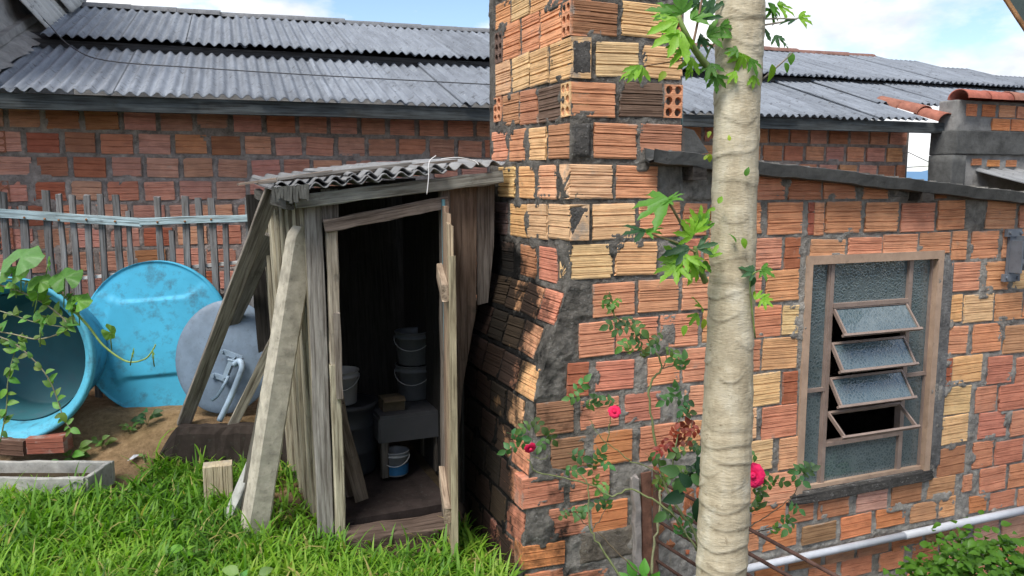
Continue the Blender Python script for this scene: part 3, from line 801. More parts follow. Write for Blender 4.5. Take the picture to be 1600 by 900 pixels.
for k in range(4):
    tilt = (52, 56, 55, 38)[k]
    top = HP(uc, -.028, LZ[k] - .016)
    dn = (-Z * math.cos(R(90 - tilt)) - V * math.sin(R(90 - tilt))).normalized()
    dn = (-Z * math.sin(R(tilt)) - V * math.cos(R(tilt))).normalized()
    hh = .158
    c = top + dn * hh / 2
    sf = MB(); th_ = .012; nn = U.cross(-dn)
    for sgn in (-1, 1): sf.box(c + U * sgn * (wl_ / 2 - .005), U * .010, dn * hh, nn * .018)
    sf.box(top + dn * .006, U * (wl_ - .0205), dn * .012, nn * .0178)
    sf.box(top + dn * (hh - .006), U * (wl_ + .03), dn * .012, nn * .0182)
    sf.build("louvre", M_METAL, window, False, IRON)
    if k < 3: pane(c, U, -dn, wl_ - .021, hh - .025)
    else:                                      # the lowest louvre has lost its glass
        bar("stay", M0 + .012, M0 + .02, LZ[4] + .01, LZ[3] - .02, -.05, -.03)

# ---------------------------------------------------------------- gutter, rafter ends, flashing
gm = MB(); prof = [(-.004, .018), (.0, -.028), (.03, -.045), (.07, -.04), (.082, .012), (.076, .014), (.066, -.03), (.03, -.036), (.008, -.022), (.004, .018)]
n = 44; vs = []; rg = random.Random(5)
for i in range(n + 1):
    u_ = .345 + (3.3 - .345) * i / n
    sag = rg.uniform(-.004, .004)
    for (d, z) in prof: vs.append(HP(u_, d + .012 + rg.uniform(-.002, .002), gut_z(u_) - .005 + z + sag))
k = len(prof)
gm.add(vs, [(i * k + j, (i + 1) * k + j, (i + 1) * k + (j + 1) % k, i * k + (j + 1) % k) for i in range(n) for j in range(k)])
gm.build("gutter", M_DARKCEM, house)
for (u_, z, w, h) in ((.575, 1.655, .07, .075), (1.905, 1.545, .075, .05)):
    MB().box(HP(u_, .02, z), U * w, V * .12, Z * h).build("rafter_end", M_WOOD, house, False, (.05, .045, .042))
MB().add([HP(CHW + .004, .02, 1.72), HP(CHW + .13, .02, 1.735), HP(CHW + .05, .02, 1.83), HP(CHW + .004, .02, 1.84), HP(CHW + .004, -.4, 1.73), HP(CHW + .13, -.4, 1.735), HP(CHW + .05, -.4, 1.83), HP(CHW + .004, -.4, 1.84)],
         [(0, 1, 2, 3), (4, 7, 6, 5), (0, 4, 5, 1), (1, 5, 6, 2), (2, 6, 7, 3), (0, 3, 7, 4)]).build("flashing", M_DARKCEM, house)
MB().tube([HP(CHW + .022, -.06, 1.80), HP(CHW + .022, -.06, 1.93)], .021, 12).build("vent_stub", M_METAL, house, True, (.06, .13, .115))

# drain pipe low on the wall
pp = thing("drain_pipe", HP(1.9, .03, -.23), "long white plastic drain pipe running low along the brick wall", "pipe")
MB().tube([HP(.60, .032, -.218), HP(1.2, .03, -.222), HP(1.985, .032, -.226)], .019, 14).build("pipe_length", M_PLASTIC, pp, True, (.50, .52, .56))
MB().tube([HP(1.95, .032, -.2258), HP(2.6, .031, -.229), HP(2.90, .03, -.231)], .022, 14).build("pipe_length", M_PLASTIC, pp, True, (.53, .55, .59))

# satellite dish at the right edge, on its wall mount
sd = thing("satellite_dish", HP(2.78, .02, 1.25), "grey green dish on a grey wall mount at the right edge", "satellite dish")
mb = MB()
mb.box(HP(2.615, .012, 1.22), U * .05, V * .016, Z * .26)
mb.box(HP(2.615, .016, 1.345), U * .11, V * .018, Z * .04); mb.box(HP(2.62, .017, 1.105), U * .12, V * .02, Z * .04)
mb.box(HP(2.60, .05, 1.22), U * .012, V * .075, Z * .17); mb.box(HP(2.64, .05, 1.24), U * .012, V * .075, Z * .18)
for z in (1.345, 1.105):
    for du in (-.04, .04): mb.tube([HP(2.617 + du, .02, z), HP(2.617 + du, .036, z)], .009, 6)
mb.build("wall_bracket", M_METAL, sd, False, (.16, .18, .21))
MB().tube(curve_pts([HP(2.62, .06, 1.18), HP(2.76, .12, 1.24), HP(2.84, .20, 1.32), HP(2.87, .24, 1.48), HP(2.87, .26, 1.70)]), .02, 12).build("arm", M_METAL, sd, True, (.17, .19, .22))
dc = at(1634, 232, 3.85)
Mx = Matrix.Translation(dc) @ Vector((.45, -.8, .35)).to_track_quat('Z', 'Y').to_matrix().to_4x4()
MB().lathe([(0.001, 0), (.05, .003), (.09, .010), (.118, .02), (.121, .022), (.118, .016), (.09, .004), (.0012, -.006)], 40).build("reflector", M_METAL, sd, True, (.16, .22, .20), Mx)

# ================================================================ long brick house behind
LW0, LW1 = -1.75, 6.24
lh = thing("long_brick_house", BP(2, 0, 0.2), "long low brick house behind with two tiers of grey corrugated roof", "house")
far_bricks = []
zc = 2.025; row = 0
rb = random.Random(12)
while zc > 0.2:
    u_ = LW0 + (0.12 if row % 2 else 0.0) + rb.uniform(-.03, .03)
    while u_ < LW1 - .1:
        w = rb.choice((.205, .21, .215, .20, .19, .12 if rb.random() < .25 else .21))
        w = min(w, LW1 - u_ - .01)
        right = u_ > 3.2
        far_ok = (u_ < 2.75 or (right and zc > 1.5)) and zc > 0.7 and u_ > -1.35
        code = rb.choice('rqrqoo') if right else rb.choice('qqqrQqqq' if u_ > .3 else 'qQKQrsQq')
        far_bricks.append((u_ + w / 2, zc, w - .004, .133, code, far_ok))
        u_ += w + .017
    zc -= .156; row += 1
za = np.arange(0.1, 2.2, .02); ua = np.arange(LW0, LW1, .02)
Bb, Ab = np.meshgrid(za, ua, indexing='ij')
insb = rows_mask(far_bricks, Ab, Bb)
sm_ = np.clip((fbm(Ab, Bb, 5, 6) - .58) * 8, 0, 1)
db = np.where(insb > .006 + .02 * sm_, -.02, -.010 + .012 * fbm(Ab, Bb, 16, 4) + .014 * (fbm(Ab, Bb, 5, 6) - .5) + .004 * sm_)
Pb = np.array(PB) + Ab[..., None] * np.array(UB) - db[..., None] * np.array(VB) + Bb[..., None] * Zn
long_wall = link("wall", np_mesh("wall", Pb.reshape(-1, 3), grid_faces(*Ab.shape), M_MORTAR), None, lh, (.42, .36, .33))
rest = MB()
for (a, z, w, h, c, ok) in far_bricks:
    if ok:
        lay(long_wall, BP(a, -random.uniform(-.002, .005), z + random.uniform(-.004, .004)), UB, VB, Z, w - random.uniform(.0, .016), h - random.uniform(.0, .012), c, .06, far=True, tilt=1.2)
for (px, z) in ((4.49, 2.025), (-1.145, 1.87), (-1.145, 1.557), (-1.145, 1.25)):
    link("holed_brick", BR_HOLED, basis(BP(px, -.008, z), UB, VB, Z) @ Matrix.Diagonal((.10, .05, .135, 1)), long_wall, (.40, .16, .10))
sh = MB()
quad(BP(LW1, 0, .1), BP(LW1, 4.6, .1), BP(LW1, 4.6, 2.9), BP(LW1, 0, 2.15)); quad(BP(LW0, 0, .1), BP(LW0, 4.6, .1), BP(LW0, 4.6, 2.9), BP(LW0, 0, 2.15)); quad(BP(LW0, 4.6, .1), BP(LW1, 4.6, .1), BP(LW1, 4.6, 2.9), BP(LW0, 4.6, 2.9))
sh.build("outer_wall", M_PLASTER, lh)
beam("fascia_board", BP(LW0, -.30, 2.10), BP(6.40, -.30, 2.10), .095, .03, M_WOOD, lh, Z, 20, .002, (.075, .085, .09))
# corrugated sheets
WAVE, SW = .0775, .5
def sheet_mesh(name, width, length, nl=10, seed=0, wave=WAVE, amp=.0135, rough=True, thick=.006):
    nc = int(round(width / wave)) * 8 + 1
    rn = random.Random(seed); vs = []
    sag = rn.uniform(-.006, .006)
    chip = [rn.uniform(0, .012) for _ in range(nc)]
    for sd_ in (0, 1):
        for j in range(nl + 1):
            for i in range(nc):
                x = width * i / (nc - 1)
                y = length * j / nl + (chip[i] if j == 0 and rough else 0)
                z = amp * math.sin(2 * math.pi * x / wave) + sag * math.sin(math.pi * j / nl) - thick * sd_
                vs.append((x, y, z))
    n1 = nc * (nl + 1)
    fs = [(j * nc + i, j * nc + i + 1, (j + 1) * nc + i + 1, (j + 1) * nc + i) for j in range(nl) for i in range(nc - 1)]
    fs += [tuple(q + n1 for q in f[::-1]) for f in fs]
    fs += [(i, n1 + i, n1 + i + 1, i + 1) for i in range(nc - 1)]
    fs += [(nl * nc + i, nl * nc + i + 1, n1 + nl * nc + i + 1, n1 + nl * nc + i) for i in range(nc - 1)]
    return MB().add(vs, fs).mesh(name, M_FIBER, True)
low_meshes = [sheet_mesh("roof_sheet", .543, 1.80, 8, s) for s in range(4)]
up_meshes = [sheet_mesh("roof_sheet", .543, 1.78, 8, s + 9) for s in range(4)]
PIT = R(18)
slope = (VB * math.cos(PIT) + Z * math.sin(PIT)); nrm = UB.cross(slope)
rsh = random.Random(3)
def roof_row(meshes, u0, u1, v0, z0, tone, hip=None):
    u_ = u0; i = 0
    while u_ < u1:
        t_ = tone * rsh.uniform(.86, 1.12)
        sl = (slope + UB * rsh.uniform(-.004, .004)).normalized()
        link("roof_sheet", rsh.choice(meshes), basis(BP(u_, v0 + rsh.uniform(-.018, .018), z0 + (i % 2) * .0075 + rsh.uniform(0, .004)), UB, sl, UB.cross(sl)) @ Matrix.Diagonal((1, 1 if hip is None else max(.06, min(1, (9.9 - u_) / (9.9 - hip))), 1, 1)), lh, (t_ * .93, t_ * 1.02, t_ * 1.16))
        u_ += .465; i += 1
roof_row(low_meshes, -1.42, 5.95, -.36, 2.158, .205)
roof_row(low_meshes, 6.0, 9.2, .16, 2.158 + .52 * math.tan(PIT) + .03, .205)
v1 = -.36 + 1.46 * math.cos(PIT); z1 = 2.158 + 1.46 * math.sin(PIT)
roof_row(up_meshes, -1.05, 9.5, v1, z1 + .10, .20, 8.0)
beam("purlin", BP(-1.4, v1 + .10, z1 + .035), BP(9.8, v1 + .10, z1 + .035), .10, .05, M_WOOD, lh, Z, 10, .002, (.06, .06, .065))
beam("purlin", BP(-1.4, -.2, 2.115), BP(6.2, -.2, 2.115), .05, .05, M_WOOD, lh, Z, 10, .002, (.08, .08, .08))
v2 = v1 + 1.76 * math.cos(PIT); z2_ = z1 + .10 + 1.76 * math.sin(PIT)
beam("gap_filler", BP(-1.4, v1 + .28, z1 + .105), BP(9.8, v1 + .28, z1 + .105), .12, .03, M_WOOD, lh, Z, 10, .002, (.05, .05, .055))  # dark filler added so the gap between the roof tiers reads as shadow
for i in range(30):                       # ridge cap pieces
    u_ = -1.0 + i * .40
    if u_ > 7.9: break
    mb = MB(); vs = []
    for j, x in enumerate((0, .42)):
        for k in range(9):
            a = math.pi * k / 8
            vs.append((x, -math.cos(a) * (.10 + .008 * j), math.sin(a) * (.055 + .006 * j)))
    mb.add(vs, [(k, 9 + k, 10 + k, k + 1) for k in range(8)])
    clay = u_ > 4.6
    mb.build("ridge_cap", M_CLAY if clay else M_FIBER, lh, True, (.20, .11, .09) if clay else (.15, .155, .165), basis(BP(u_, v2, z2_ - .02  + rsh.uniform(-.006, .006)), UB, VB, Z))
# clay barrel tiles closing the right verge of the lower roof
def barrel(name, P, X, up, ln, r0, r1, parent, col):
    Y = up.cross(X).normalized(); Zv = X.cross(Y); vs = []
    n = 12
    for lay_ in (0, 1):
        for j in range(4):
            for k in range(n + 1):
                a = math.pi * k / n; r_ = r0 + (r1 - r0) * j / 3 - .013 * lay_
                vs.append((ln * j / 3, -math.cos(a) * r_, math.sin(a) * r_ * .75))
    m_ = n + 1; o = 4 * m_
    fs = [(j * m_ + k, (j + 1) * m_ + k, (j + 1) * m_ + k + 1, j * m_ + k + 1) for j in range(3) for k in range(n)]
    fs += [tuple(q + o for q in f[::-1]) for f in fs]
    fs += [(k, k + 1, o + k + 1, o + k) for k in range(n)] + [(3 * m_ + k, o + 3 * m_ + k, o + 3 * m_ + k + 1, 3 * m_ + k + 1) for k in range(n)]
    return MB().add(vs, fs).build(name, M_CLAY, parent, True, col, basis(P, X, Y, Zv))
va = at(1478, 190, 7.25); vb_ = at(1398, 167, 7.75)
dv = (vb_ - va).normalized()
for k in range(3):
    barrel("verge_tile", va + dv * (k * .235) + Z * (.012 * (k % 2)), dv, Z, .28, .105, .09, lh, (.34 * random.uniform(.85, 1.1), .13, .09))

# ================================================================ parapet wall of the neighbour (right)
pw = thing("parapet_wall", at(1530, 300, 7.2), "grey patched brick wall with clay tile coping behind the gutter at right", "wall")
PX = UB
def PP(x, y, Y=7.2): return at(x, y, Y)
pA = PP(1488, 205); pZ0 = 0.6
def PWp(u_, d, z): return Vector((pA.x, pA.y, 0)) + UB * u_ - VB * d + Z * z
def rough_block(name, u0, u1, z0, z1, d0, d1, mat, parent, col=None, seed=0, n=22, amp=.012):
    a, b = np.meshgrid(np.linspace(0, 1, n * 2), np.linspace(0, 1, n))
    d = d1 + amp * (fbm(a * (u1 - u0) * 4, b * (z1 - z0) * 4, 3, seed, 4) - .5) * 2
    base = np.array(PWp(0, 0, 0))
    P = base + (u0 + (u1 - u0) * a)[..., None] * np.array(UB) - d[..., None] * np.array(VB) + (z0 + (z1 - z0) * b)[..., None] * Zn
    me = np_mesh(name, P.reshape(-1, 3), grid_faces(n, n * 2), mat)
    bm = bmesh.new(); bm.from_mesh(me)
    r_ = bmesh.ops.extrude_face_region(bm, geom=[e for e in bm.edges if e.is_boundary])
    for q in r_["geom"]:
        if isinstance(q, bmesh.types.BMVert): q.co += VB * (d1 - d0)
    bm.to_mesh(me); bm.free()
    return link(name, me, None, parent, col)
body = rough_block("rendered_wall", 0.0, 1.9, .6, 1.90, -.22, 0, M_PLASTER, pw, None, 3, 30, .02)
rough_block("tie_beam", -.005, 1.9, 1.865, 2.075, -.23, .035, M_DARKCEM, pw, None, 8, 20, .006)
rough_block("corner_pier", -.01, .15, .6, 1.86, -.23, .03, M_DARKCEM, pw, None, 12, 20, .01)
rough_block("upper_wall", .02, 1.9, 2.07, 2.34, -.18, 0, M_PLASTER, pw, None, 15, 20, .012)
for (u_, z, w, c) in ((.20, 2.255, .12, 'S'), (.40, 2.255, .16, 'S'), (.62, 2.255, .20, 'o'), (.84, 2.25, .20, 'o'), (1.06, 2.25, .2, 'o'), (.56, 2.135, .22, 'S'), (.79, 2.135, .21, 'S'), (1.01, 2.13, .2, 'o'), (1.22, 2.13, .2, 'o'),
                      (.30, 1.80, .12, 'K'), (.50, 1.79, .16, 'S'), (.72, 1.79, .13, 'K'), (1.0, 1.785, .18, 'S')):
    lay(pw, PWp(u_, .012, z), UB, VB, Z, w, .105 if z > 2 else .06, c, .05, far=True)
for k in range(7):
    barrel("coping_tile", PWp(.02 + .27 * k, .02, 2.345 + random.uniform(-.006, .006)), UB, Z, .31, .115, .10, pw, (.33 * random.uniform(.8, 1.15), .12, .085))
low = sheet_mesh("roof_sheet", 1.86, .9, 8, 40, .155, .022)
link("roof_sheet", low, basis(PWp(.30, .85, 1.53), UB, (VB * .95 + Z * .22).normalized(), UB.cross((VB * .95 + Z * .22).normalized())), pw, (.24, .245, .25))

# power lines in the gap between the houses
for (p, q, lb) in (((1415, 236, 9), (1470, 262, 9), "upper thin power line sloping across the gap between the houses"), ((1410, 262, 9.5), (1475, 258, 9.5), "lower nearly level power line across the gap between the houses")):
    P0, P1 = at(*p), at(*q); d = P1 - P0
    tag(MB().tube([P0 - d * .2, P1 + d * .2], .004, 6).build("power_line", mat_flat("cable", (.05, .05, .05)), None, True), lb, "cable")

# ================================================================ gable of the neighbour at far left
gw = thing("gable_wall", BP(-1.5, -.2, 2.2), "brick gable with cement flashing rising at the left end of the roof", "wall")
GU = -1.33
def GP(d, v, z): return BP(GU + d, v, z)
mb = MB()
mb.add([GP(0, -.5, 2.05), GP(0, 4, 2.05), GP(0, 4, 4.6), GP(0, -.5, 4.6), GP(-.2, -.5, 2.05), GP(-.2, 4, 2.05), GP(-.2, 4, 4.6), GP(-.2, -.5, 4.6)],
       [(0, 1, 2, 3), (4, 7, 6, 5), (0, 3, 7, 4), (3, 2, 6, 7), (1, 5, 6, 2), (0, 4, 5, 1)])
mb.build("rendered_wall", M_PLASTER, gw)
zc = 2.66
while zc < 3.9:
    v_ = -.35 + random.uniform(0, .1)
    while v_ < 1.3:
        lay(gw, GP(.012, v_ + .1, zc), VB, -UB, Z, .2, .14, random.choice('rsor'), .04, far=True); v_ += .215
    zc += .158
def ribbon(name, path, prof_fn, mat, parent, col, smooth_=True):
    vs = []; k = None
    for i, p in enumerate(path):
        pr = prof_fn(i); k = len(pr)
        vs += [p + q for q in pr]
    n = len(path)
    return MB().add(vs, [(i * k + j, (i + 1) * k + j, (i + 1) * k + j + 1, i * k + j + 1) for i in range(n - 1) for j in range(k - 1)]).build(name, mat, parent, smooth_, col)
rr = random.Random(8)
path = [GP(.0, -.42 + 2.3 * i / 40, 2.16 + (2.3 * i / 40) * math.tan(PIT)) for i in range(41)]
def fillet(i):
    j = lambda a: rr.uniform(-a, a)
    return [Z * (.36 + j(.03)) + UB * .012, Z * .27 + UB * (.03 + j(.012)), Z * .17 + UB * (.045 + j(.012)), Z * (.085 + j(.01)) + UB * (.10 + j(.015)), Z * (.045 + j(.008)) + UB * (.19 + j(.02)), Z * .005 + UB * (.25 + j(.03))]
ribbon("cement_flashing", path, fillet, M_PLASTER, gw, None)
path2 = [GP(.10 + .004 * math.sin(i), -.40 + 2.2 * i / 30, 2.245 + (2.2 * i / 30) * math.tan(PIT)) for i in range(31)]
ribbon("flashing_edge", path2, lambda i: [Z * .05 + UB * -.02, Z * .055 + UB * .03, Z * .0 + UB * .045], M_PLASTER, gw, None, False)
corr = sheet_mesh("flashing_sheet", 1.24, .42, 6, 77, .155, .02)
for k in range(2):
    X = (VB * math.cos(PIT) + Z * math.sin(PIT)).normalized()
    up = (Z * .80 - UB * .6); up = (up - X * up.dot(X)).normalized()
    link("flashing_sheet", corr, basis(GP(.30 + .05 * k, 1.25 + .75 * k, 2.78 + .28 * k), X, up, X.cross(up)), gw, (.44, .44, .42))
fb = thing("far_building", BP(0, 6.5, 2), "plain grey block rising above the ridge at far left", "building")
MB().box(BP(-2.62, 6.5, 3.2), UB * 2.0, VB * 1.5, Z * 4.4).build("wall", M_DARKCEM, fb)
for k in range(5): MB().box(BP(-2.86 + k * .28, 5.74, 3.2), UB * .03, VB * .04, Z * 4.38).build("wall_rib", M_PLASTER, fb)
# a cable lying over the corrugated roof
cp = [at(45, 5, 6.6), at(78, 40, 6.3), at(110, 72, 6.0), at(160, 98, 5.75), at(200, 116, 5.6), at(330, 127, 5.6), at(470, 137, 5.7), at(620, 143, 5.9), at(775, 147, 6.1)]
def on_roof(p, lift):
    r_ = p - PB; v_ = r_.dot(VB); uq = r_.dot(UB)
    return BP(uq, v_, 2.158 + (v_ + .36) * math.tan(PIT) + lift)
cpts = [cp[0], cp[1], cp[2]] + [on_roof(BP(u_, v_, 0), .03) for (u_, v_) in ((-.55, .52), (0.1, .40), (.9, .32), (1.8, .27), (2.9, .22))]
tag(MB().tube(curve_pts(cpts), .0045, 6).build("roof_cable", mat_flat("cable_grey", (.07, .07, .075)), None, True), "thin dark cable drooping down and along the lower corrugated roof", "cable")

# ================================================================ picket fence
fence = thing("picket_fence", (-2.4, 5.0, .2), "weathered grey picket fence with pale blue rail in front of brick wall", "fence")
rf_ = random.Random(4)
FY = 5.0
for (x, top, w) in ((4, 300, 12), (36, 322, 13), (71, 298, 12), (92, 303, 9), (113, 305, 10), (135, 305, 10), (157, 304, 10), (180, 305, 11), (246, 308, 10), (289, 306, 11), (310, 310, 10), (330, 310, 11), (388, 312, 10), (200, 330, 8), (268, 360, 9), (352, 350, 9)):
    p = at(x, top, FY); g = rf_.uniform(.75, 1.2)
    beam("picket", Vector((p.x + rf_.uniform(-.02, .02), FY, .16)), p, w / 250., .018, M_WOOD, fence, Vector((1, 0, 0)), 8, .003, (.175 * g, .175 * g, .18 * g), w1=w / 262., rough_end=.006)
for (x, y) in ((38, 340), (70, 342), (92, 344), (135, 343), (180, 346), (246, 347), (289, 346), (330, 343)):
    p = at(x, y, FY - .036); MB().tube([p, p + Vector((0, -.004, 0))], .007, 8).build("nail_head", M_RUST, fence, True, (.30, .14, .06))
rail = (.36, .47, .52)
beam("rail", at(-40, 331, FY - .022), at(222, 348, FY - .022), .055, .022, M_WOOD, fence, Z, 8, .003, rail)
beam("rail", at(219, 347, FY - .024), at(402, 340, FY - .024), .045, .022, M_WOOD, fence, Z, 6, .003, rail)
beam("rail", at(100, 437, FY + .025), at(402, 407, FY + .025), .022, .02, M_WOOD, fence, Z, 6, .002, (.5, .5, .5))
beam("rail", at(-40, 425, FY + .024), at(105, 438, FY + .024), .022, .02, M_WOOD, fence, Z, 6, .002, (.5, .5, .5))
beam("rail", at(-40, 480, FY + .03), at(420, 470, FY + .03), .10, .02, M_WOOD, fence, Z, 6, .003, (.09, .08, .08))

# ================================================================ shed
GREYW = (.30, .28, .25)
shed = thing("wooden_shed", SP(.3, .5, 0), "small weathered plank shed with open doorway against the chimney", "shed")
rs = random.Random(21)
SD = 1.15                                      # depth
def lean(v): return -.02 - .13 * v             # the left side leans outward towards the back
def roof_z(u, v): return 1.562 + .105 * (u + .2) + .03 * v
# left side: upright planks
v_ = .04
for i in range(8):
    w = rs.uniform(.105, .15)
    b0 = SP(-.01 - .10 * v_, v_ + w / 2, -.10); t0 = SP(-.02 + lean(v_), v_ + w / 2, roof_z(-.05, v_) - .07)
    g = rs.uniform(.8, 1.25)
    beam("plank", b0, t0, w, .02, M_WOOD, shed, V, 8, .003, (.40 * g, .365 * g, .28 * g), rough_end=.008)
    v_ += w + rs.uniform(.004, .014)
# back and right side planks, shade of the inside put into their colour
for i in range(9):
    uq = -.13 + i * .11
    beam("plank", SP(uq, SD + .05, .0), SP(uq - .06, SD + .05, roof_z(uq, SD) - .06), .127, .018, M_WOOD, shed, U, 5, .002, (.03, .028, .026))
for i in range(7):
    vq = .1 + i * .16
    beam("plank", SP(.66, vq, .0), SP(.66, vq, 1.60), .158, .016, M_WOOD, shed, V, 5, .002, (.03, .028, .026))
# front: corner post built from two lengths, outer cover board, lintel, jambs
beam("post", SP(.035, -.01, -.13), SP(.028, -.01, .78), .048, .05, M_WOOD, shed, U, 8, .003, (.40, .37, .28), rough_end=.004)
beam("post", SP(.032, -.006, .78), SP(.032, -.006, 1.43), .05, .045, M_WOOD, shed, U, 8, .003, (.36, .32, .26), rough_end=.004)
beam("batten", SP(.043, -.045, .62), SP(.04, -.045, 1.02), .03, .016, M_WOOD, shed, U, 5, .002, (.26, .23, .2), rough_end=.004)
beam("plank", SP(-.035, -.004, -.10), SP(-.045, -.004, 1.54), .075, .022, M_WOOD, shed, U, 8, .003, (.27, .255, .235), rough_end=.01)
beam("plank", SP(.03, .012, 1.43), SP(.03, .012, 1.58), .075, .02, M_WOOD, shed, U, 3, .002, (.20, .185, .17))
beam("lintel", SP(-.005, -.038, 1.415), SP(.575, -.035, 1.515), .058, .026, M_WOOD, shed, Z, 8, .003, (.19, .155, .135))
beam("jamb", SP(.565, -.012, -.12), SP(.565, -.012, 1.60), .05, .05, M_WOOD, shed, U, 8, .003, (.14, .12, .105))
# brown boards between doorway and chimney, cut to the chimney's slant
def board_poly(name, pts, v0, t, col):
    k = len(pts)
    M = basis(SP(pts[0][0], v0, pts[0][1]), Z, -U, V)   # local X runs up the grain
    inv = M.inverted()
    vs = [inv @ SP(u_, v0, z) for u_, z in pts] + [inv @ SP(u_, v0 + t, z) for u_, z in pts]
    fs = [tuple(range(k)), tuple(range(2 * k - 1, k - 1, -1))] + [(i, k + i, k + (i + 1) % k, (i + 1) % k) for i in range(k)]
    return MB().add(vs, fs).build(name, M_WOOD, shed, False, col, M)
board_poly("wall_board", [(.592, .0), (.60, .0), (.655, .62), (.725, .98), (.733, 1.62), (.592, 1.60)], .0, .014, (.155, .115, .09))
board_poly("wall_board", [(.735, 1.01), (.79, 1.02), (.822, 1.30), (.828, 1.635), (.737, 1.63)], .006, .014, (.13, .115, .105))
# door leaf, swung open towards the garden, seen almost edge on
hinge = SP(.557, -.035, 0); near = Vector((-.262, 3.405, 0))
dd = (near - hinge); dl = dd.length; dd.normalize(); dn_ = Z.cross(dd)   # dn_ points to the left face
if dn_.x > 0: dn_ = -dn_
leaf = beam("door_leaf", hinge + dd * .07 + Z * -.06, hinge + dd * .07 + Z * 1.50, .13, .022, M_WOOD, shed, dd, 8, .002, (.30, .215, .16))
leaf["label"] = "door leaf of raw boards standing open"
beam("door_board", hinge + dd * .212 + Z * -.07, hinge + dd * .212 + Z * 1.47, .13, .022, M_WOOD, leaf, dd, 8, .003, (.40, .30, .215), rough_end=.01)
beam("door_board", hinge + dd * .36 + Z * (-.075), hinge + dd * .355 + Z * 1.43, .135, .022, M_WOOD, leaf, dd, 8, .003, (.42, .335, .235), rough_end=.012)
for z in (.17, 1.17):
    beam("ledger", hinge + dd * .0 + dn_ * .026 + Z * (z + .02), hinge + dd * .405 + dn_ * .026 + Z * (z - .03), .075, .03, M_WOOD, leaf, Z, 5, .002, (.38, .30, .23), rough_end=.004)
beam("edge_strip", hinge + dd * .435 + dn_ * -.004 + Z * (-.07), hinge + dd * .432 + dn_ * -.004 + Z * 1.30, .018, .03, M_WOOD, leaf, dd, 6, .002, (.33, .29, .2))
beam("blue_strip", SP(.553, -.052, .10), SP(.548, -.05, 1.53), .016, .018, M_WOOD, shed, U, 6, .001, (.12, .27, .33))
# floor, coloured darker for the shade inside, and sill
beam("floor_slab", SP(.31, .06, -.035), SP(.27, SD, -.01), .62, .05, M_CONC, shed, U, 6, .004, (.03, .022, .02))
beam("door_sill", SP(.05, -.04, -.075), SP(.56, -.04, -.085), .17, .085, M_WOOD, shed, V, 8, .008, (.11, .08, .066))
# roof: eave beam, corrugated sheets, loose laths
beam("eave_beam", SP(-.13, -.07, 1.525), SP(.84, -.06, 1.635), .06, .035, M_WOOD, shed, Z, 10, .003, (.235, .24, .22))
beam("eave_beam", SP(-.15, -.05, 1.515), SP(-.19, SD, 1.545), .055, .035, M_WOOD, shed, Z, 8, .003, (.12, .115, .105))
small = [sheet_mesh("roof_sheet", .465, SD + .28, 8, 60 + s, .0775, .0135) for s in range(3)]
for i in range(3):
    uq = -.22 + i * .30
    sl = (V + Z * .03).normalized(); ax = (U + Z * .105).normalized(); nn = ax.cross(sl).normalized(); sl = nn.cross(ax)
    for lv in range(2 if i < 2 else 1):
        link("roof_sheet", small[(i + lv) % 3], basis(SP(uq + .012 * lv, -.13 + .02 * lv + .03 * (i == 2), roof_z(uq, -.1) + .022 + .02 * lv + .008 * i), ax, sl, nn), shed, (.17 + .04 * i, .17 + .04 * i, .17 + .04 * i))
beam("lath", SP(-.28, -.02, 1.605), SP(.66, .10, 1.715), .045, .012, M_WOOD, shed, V, 8, .003, (.27, .235, .21))
beam("lath", SP(-.20, -.04, 1.622), SP(.42, .06, 1.697), .035, .014, M_WOOD, shed, V, 8, .003, (.22, .21, .20))
beam("lath", SP(-.36, -.02, 1.60), SP(.05, .05, 1.66), .03, .010, M_WOOD, shed, V, 6, .003, (.30, .24, .2))
for k in range(13):                            # mossy fringe of the sheet at the left corner
    uq = -.225 + k * .012
    beam("moss_strand", SP(uq, -.12, 1.588 + .001 * k), SP(uq + rs.uniform(-.004, .004), -.125, 1.53 + rs.uniform(-.012, .012)), .012, .012, M_CONC, shed, U, 2, .002, (.10, .10, .09))
tie = curve_pts([SP(.50, -.10, 1.73), SP(.46, -.125, 1.70), SP(.455, -.13, 1.63), SP(.445, -.132, 1.555)])
MB().tube(tie, .0022, 6).build("plastic_tie", M_PLASTIC, shed, True, (.7, .7, .7))
MB().tube(curve_pts([SP(.52, -.11, 1.715), SP(.60, -.12, 1.722), SP(.68, -.11, 1.708), SP(.70, -.12, 1.69)]), .0022, 6).build("plastic_tie", M_PLASTIC, shed, True, (.7, .7, .7))

# ---------------------------------------------------------------- things kept in the shed; pale ones have its shade in their colour
def bucket(P, r0, r1, h, col, label, cat="bucket", band=None, name="bucket", tilt=0):
    t = thing(name, P, label, cat, "buckets kept in the shed")
    M = Matrix.Translation(P) @ Matrix.Rotation(tilt, 4, 'X')
    prof = [(.001, 0), (r0, 0), (r0 + .004, .006), (r0 + (r1 - r0) * .78, h * .78), (r1 + .006, h * .80), (r1 + .007, h * .86), (r1, h * .87), (r1, h * .965), (r1 + .006, h * .97), (r1 + .006, h), (r1 - .002, h), (r1 - .006, h * .95), (r0 - .003, .012), (.001, .012)]
    MB().lathe(prof, 32).build("body", M_PLASTIC, t, True, col, M)
    arc = [Vector((math.cos(a) * (r1 + .008), -math.sin(a) * (r1 + .012), h * .83 - math.sin(a) * h * .35)) for a in [math.pi * k / 12 for k in range(13)]]
    MB().tube([M @ p for p in arc], .0025, 6).build("bail", M_METAL, t, True, (.35, .35, .35))
    if band:
        b0, b1, bc = band
        rr_ = lambda z: r0 + .0055 + (r1 - r0) * z / h
        MB().lathe([(rr_(b0 * h), b0 * h), (rr_(b1 * h), b1 * h)], 32).build("printed_band", M_PLASTIC, t, True, bc, M)
    return t
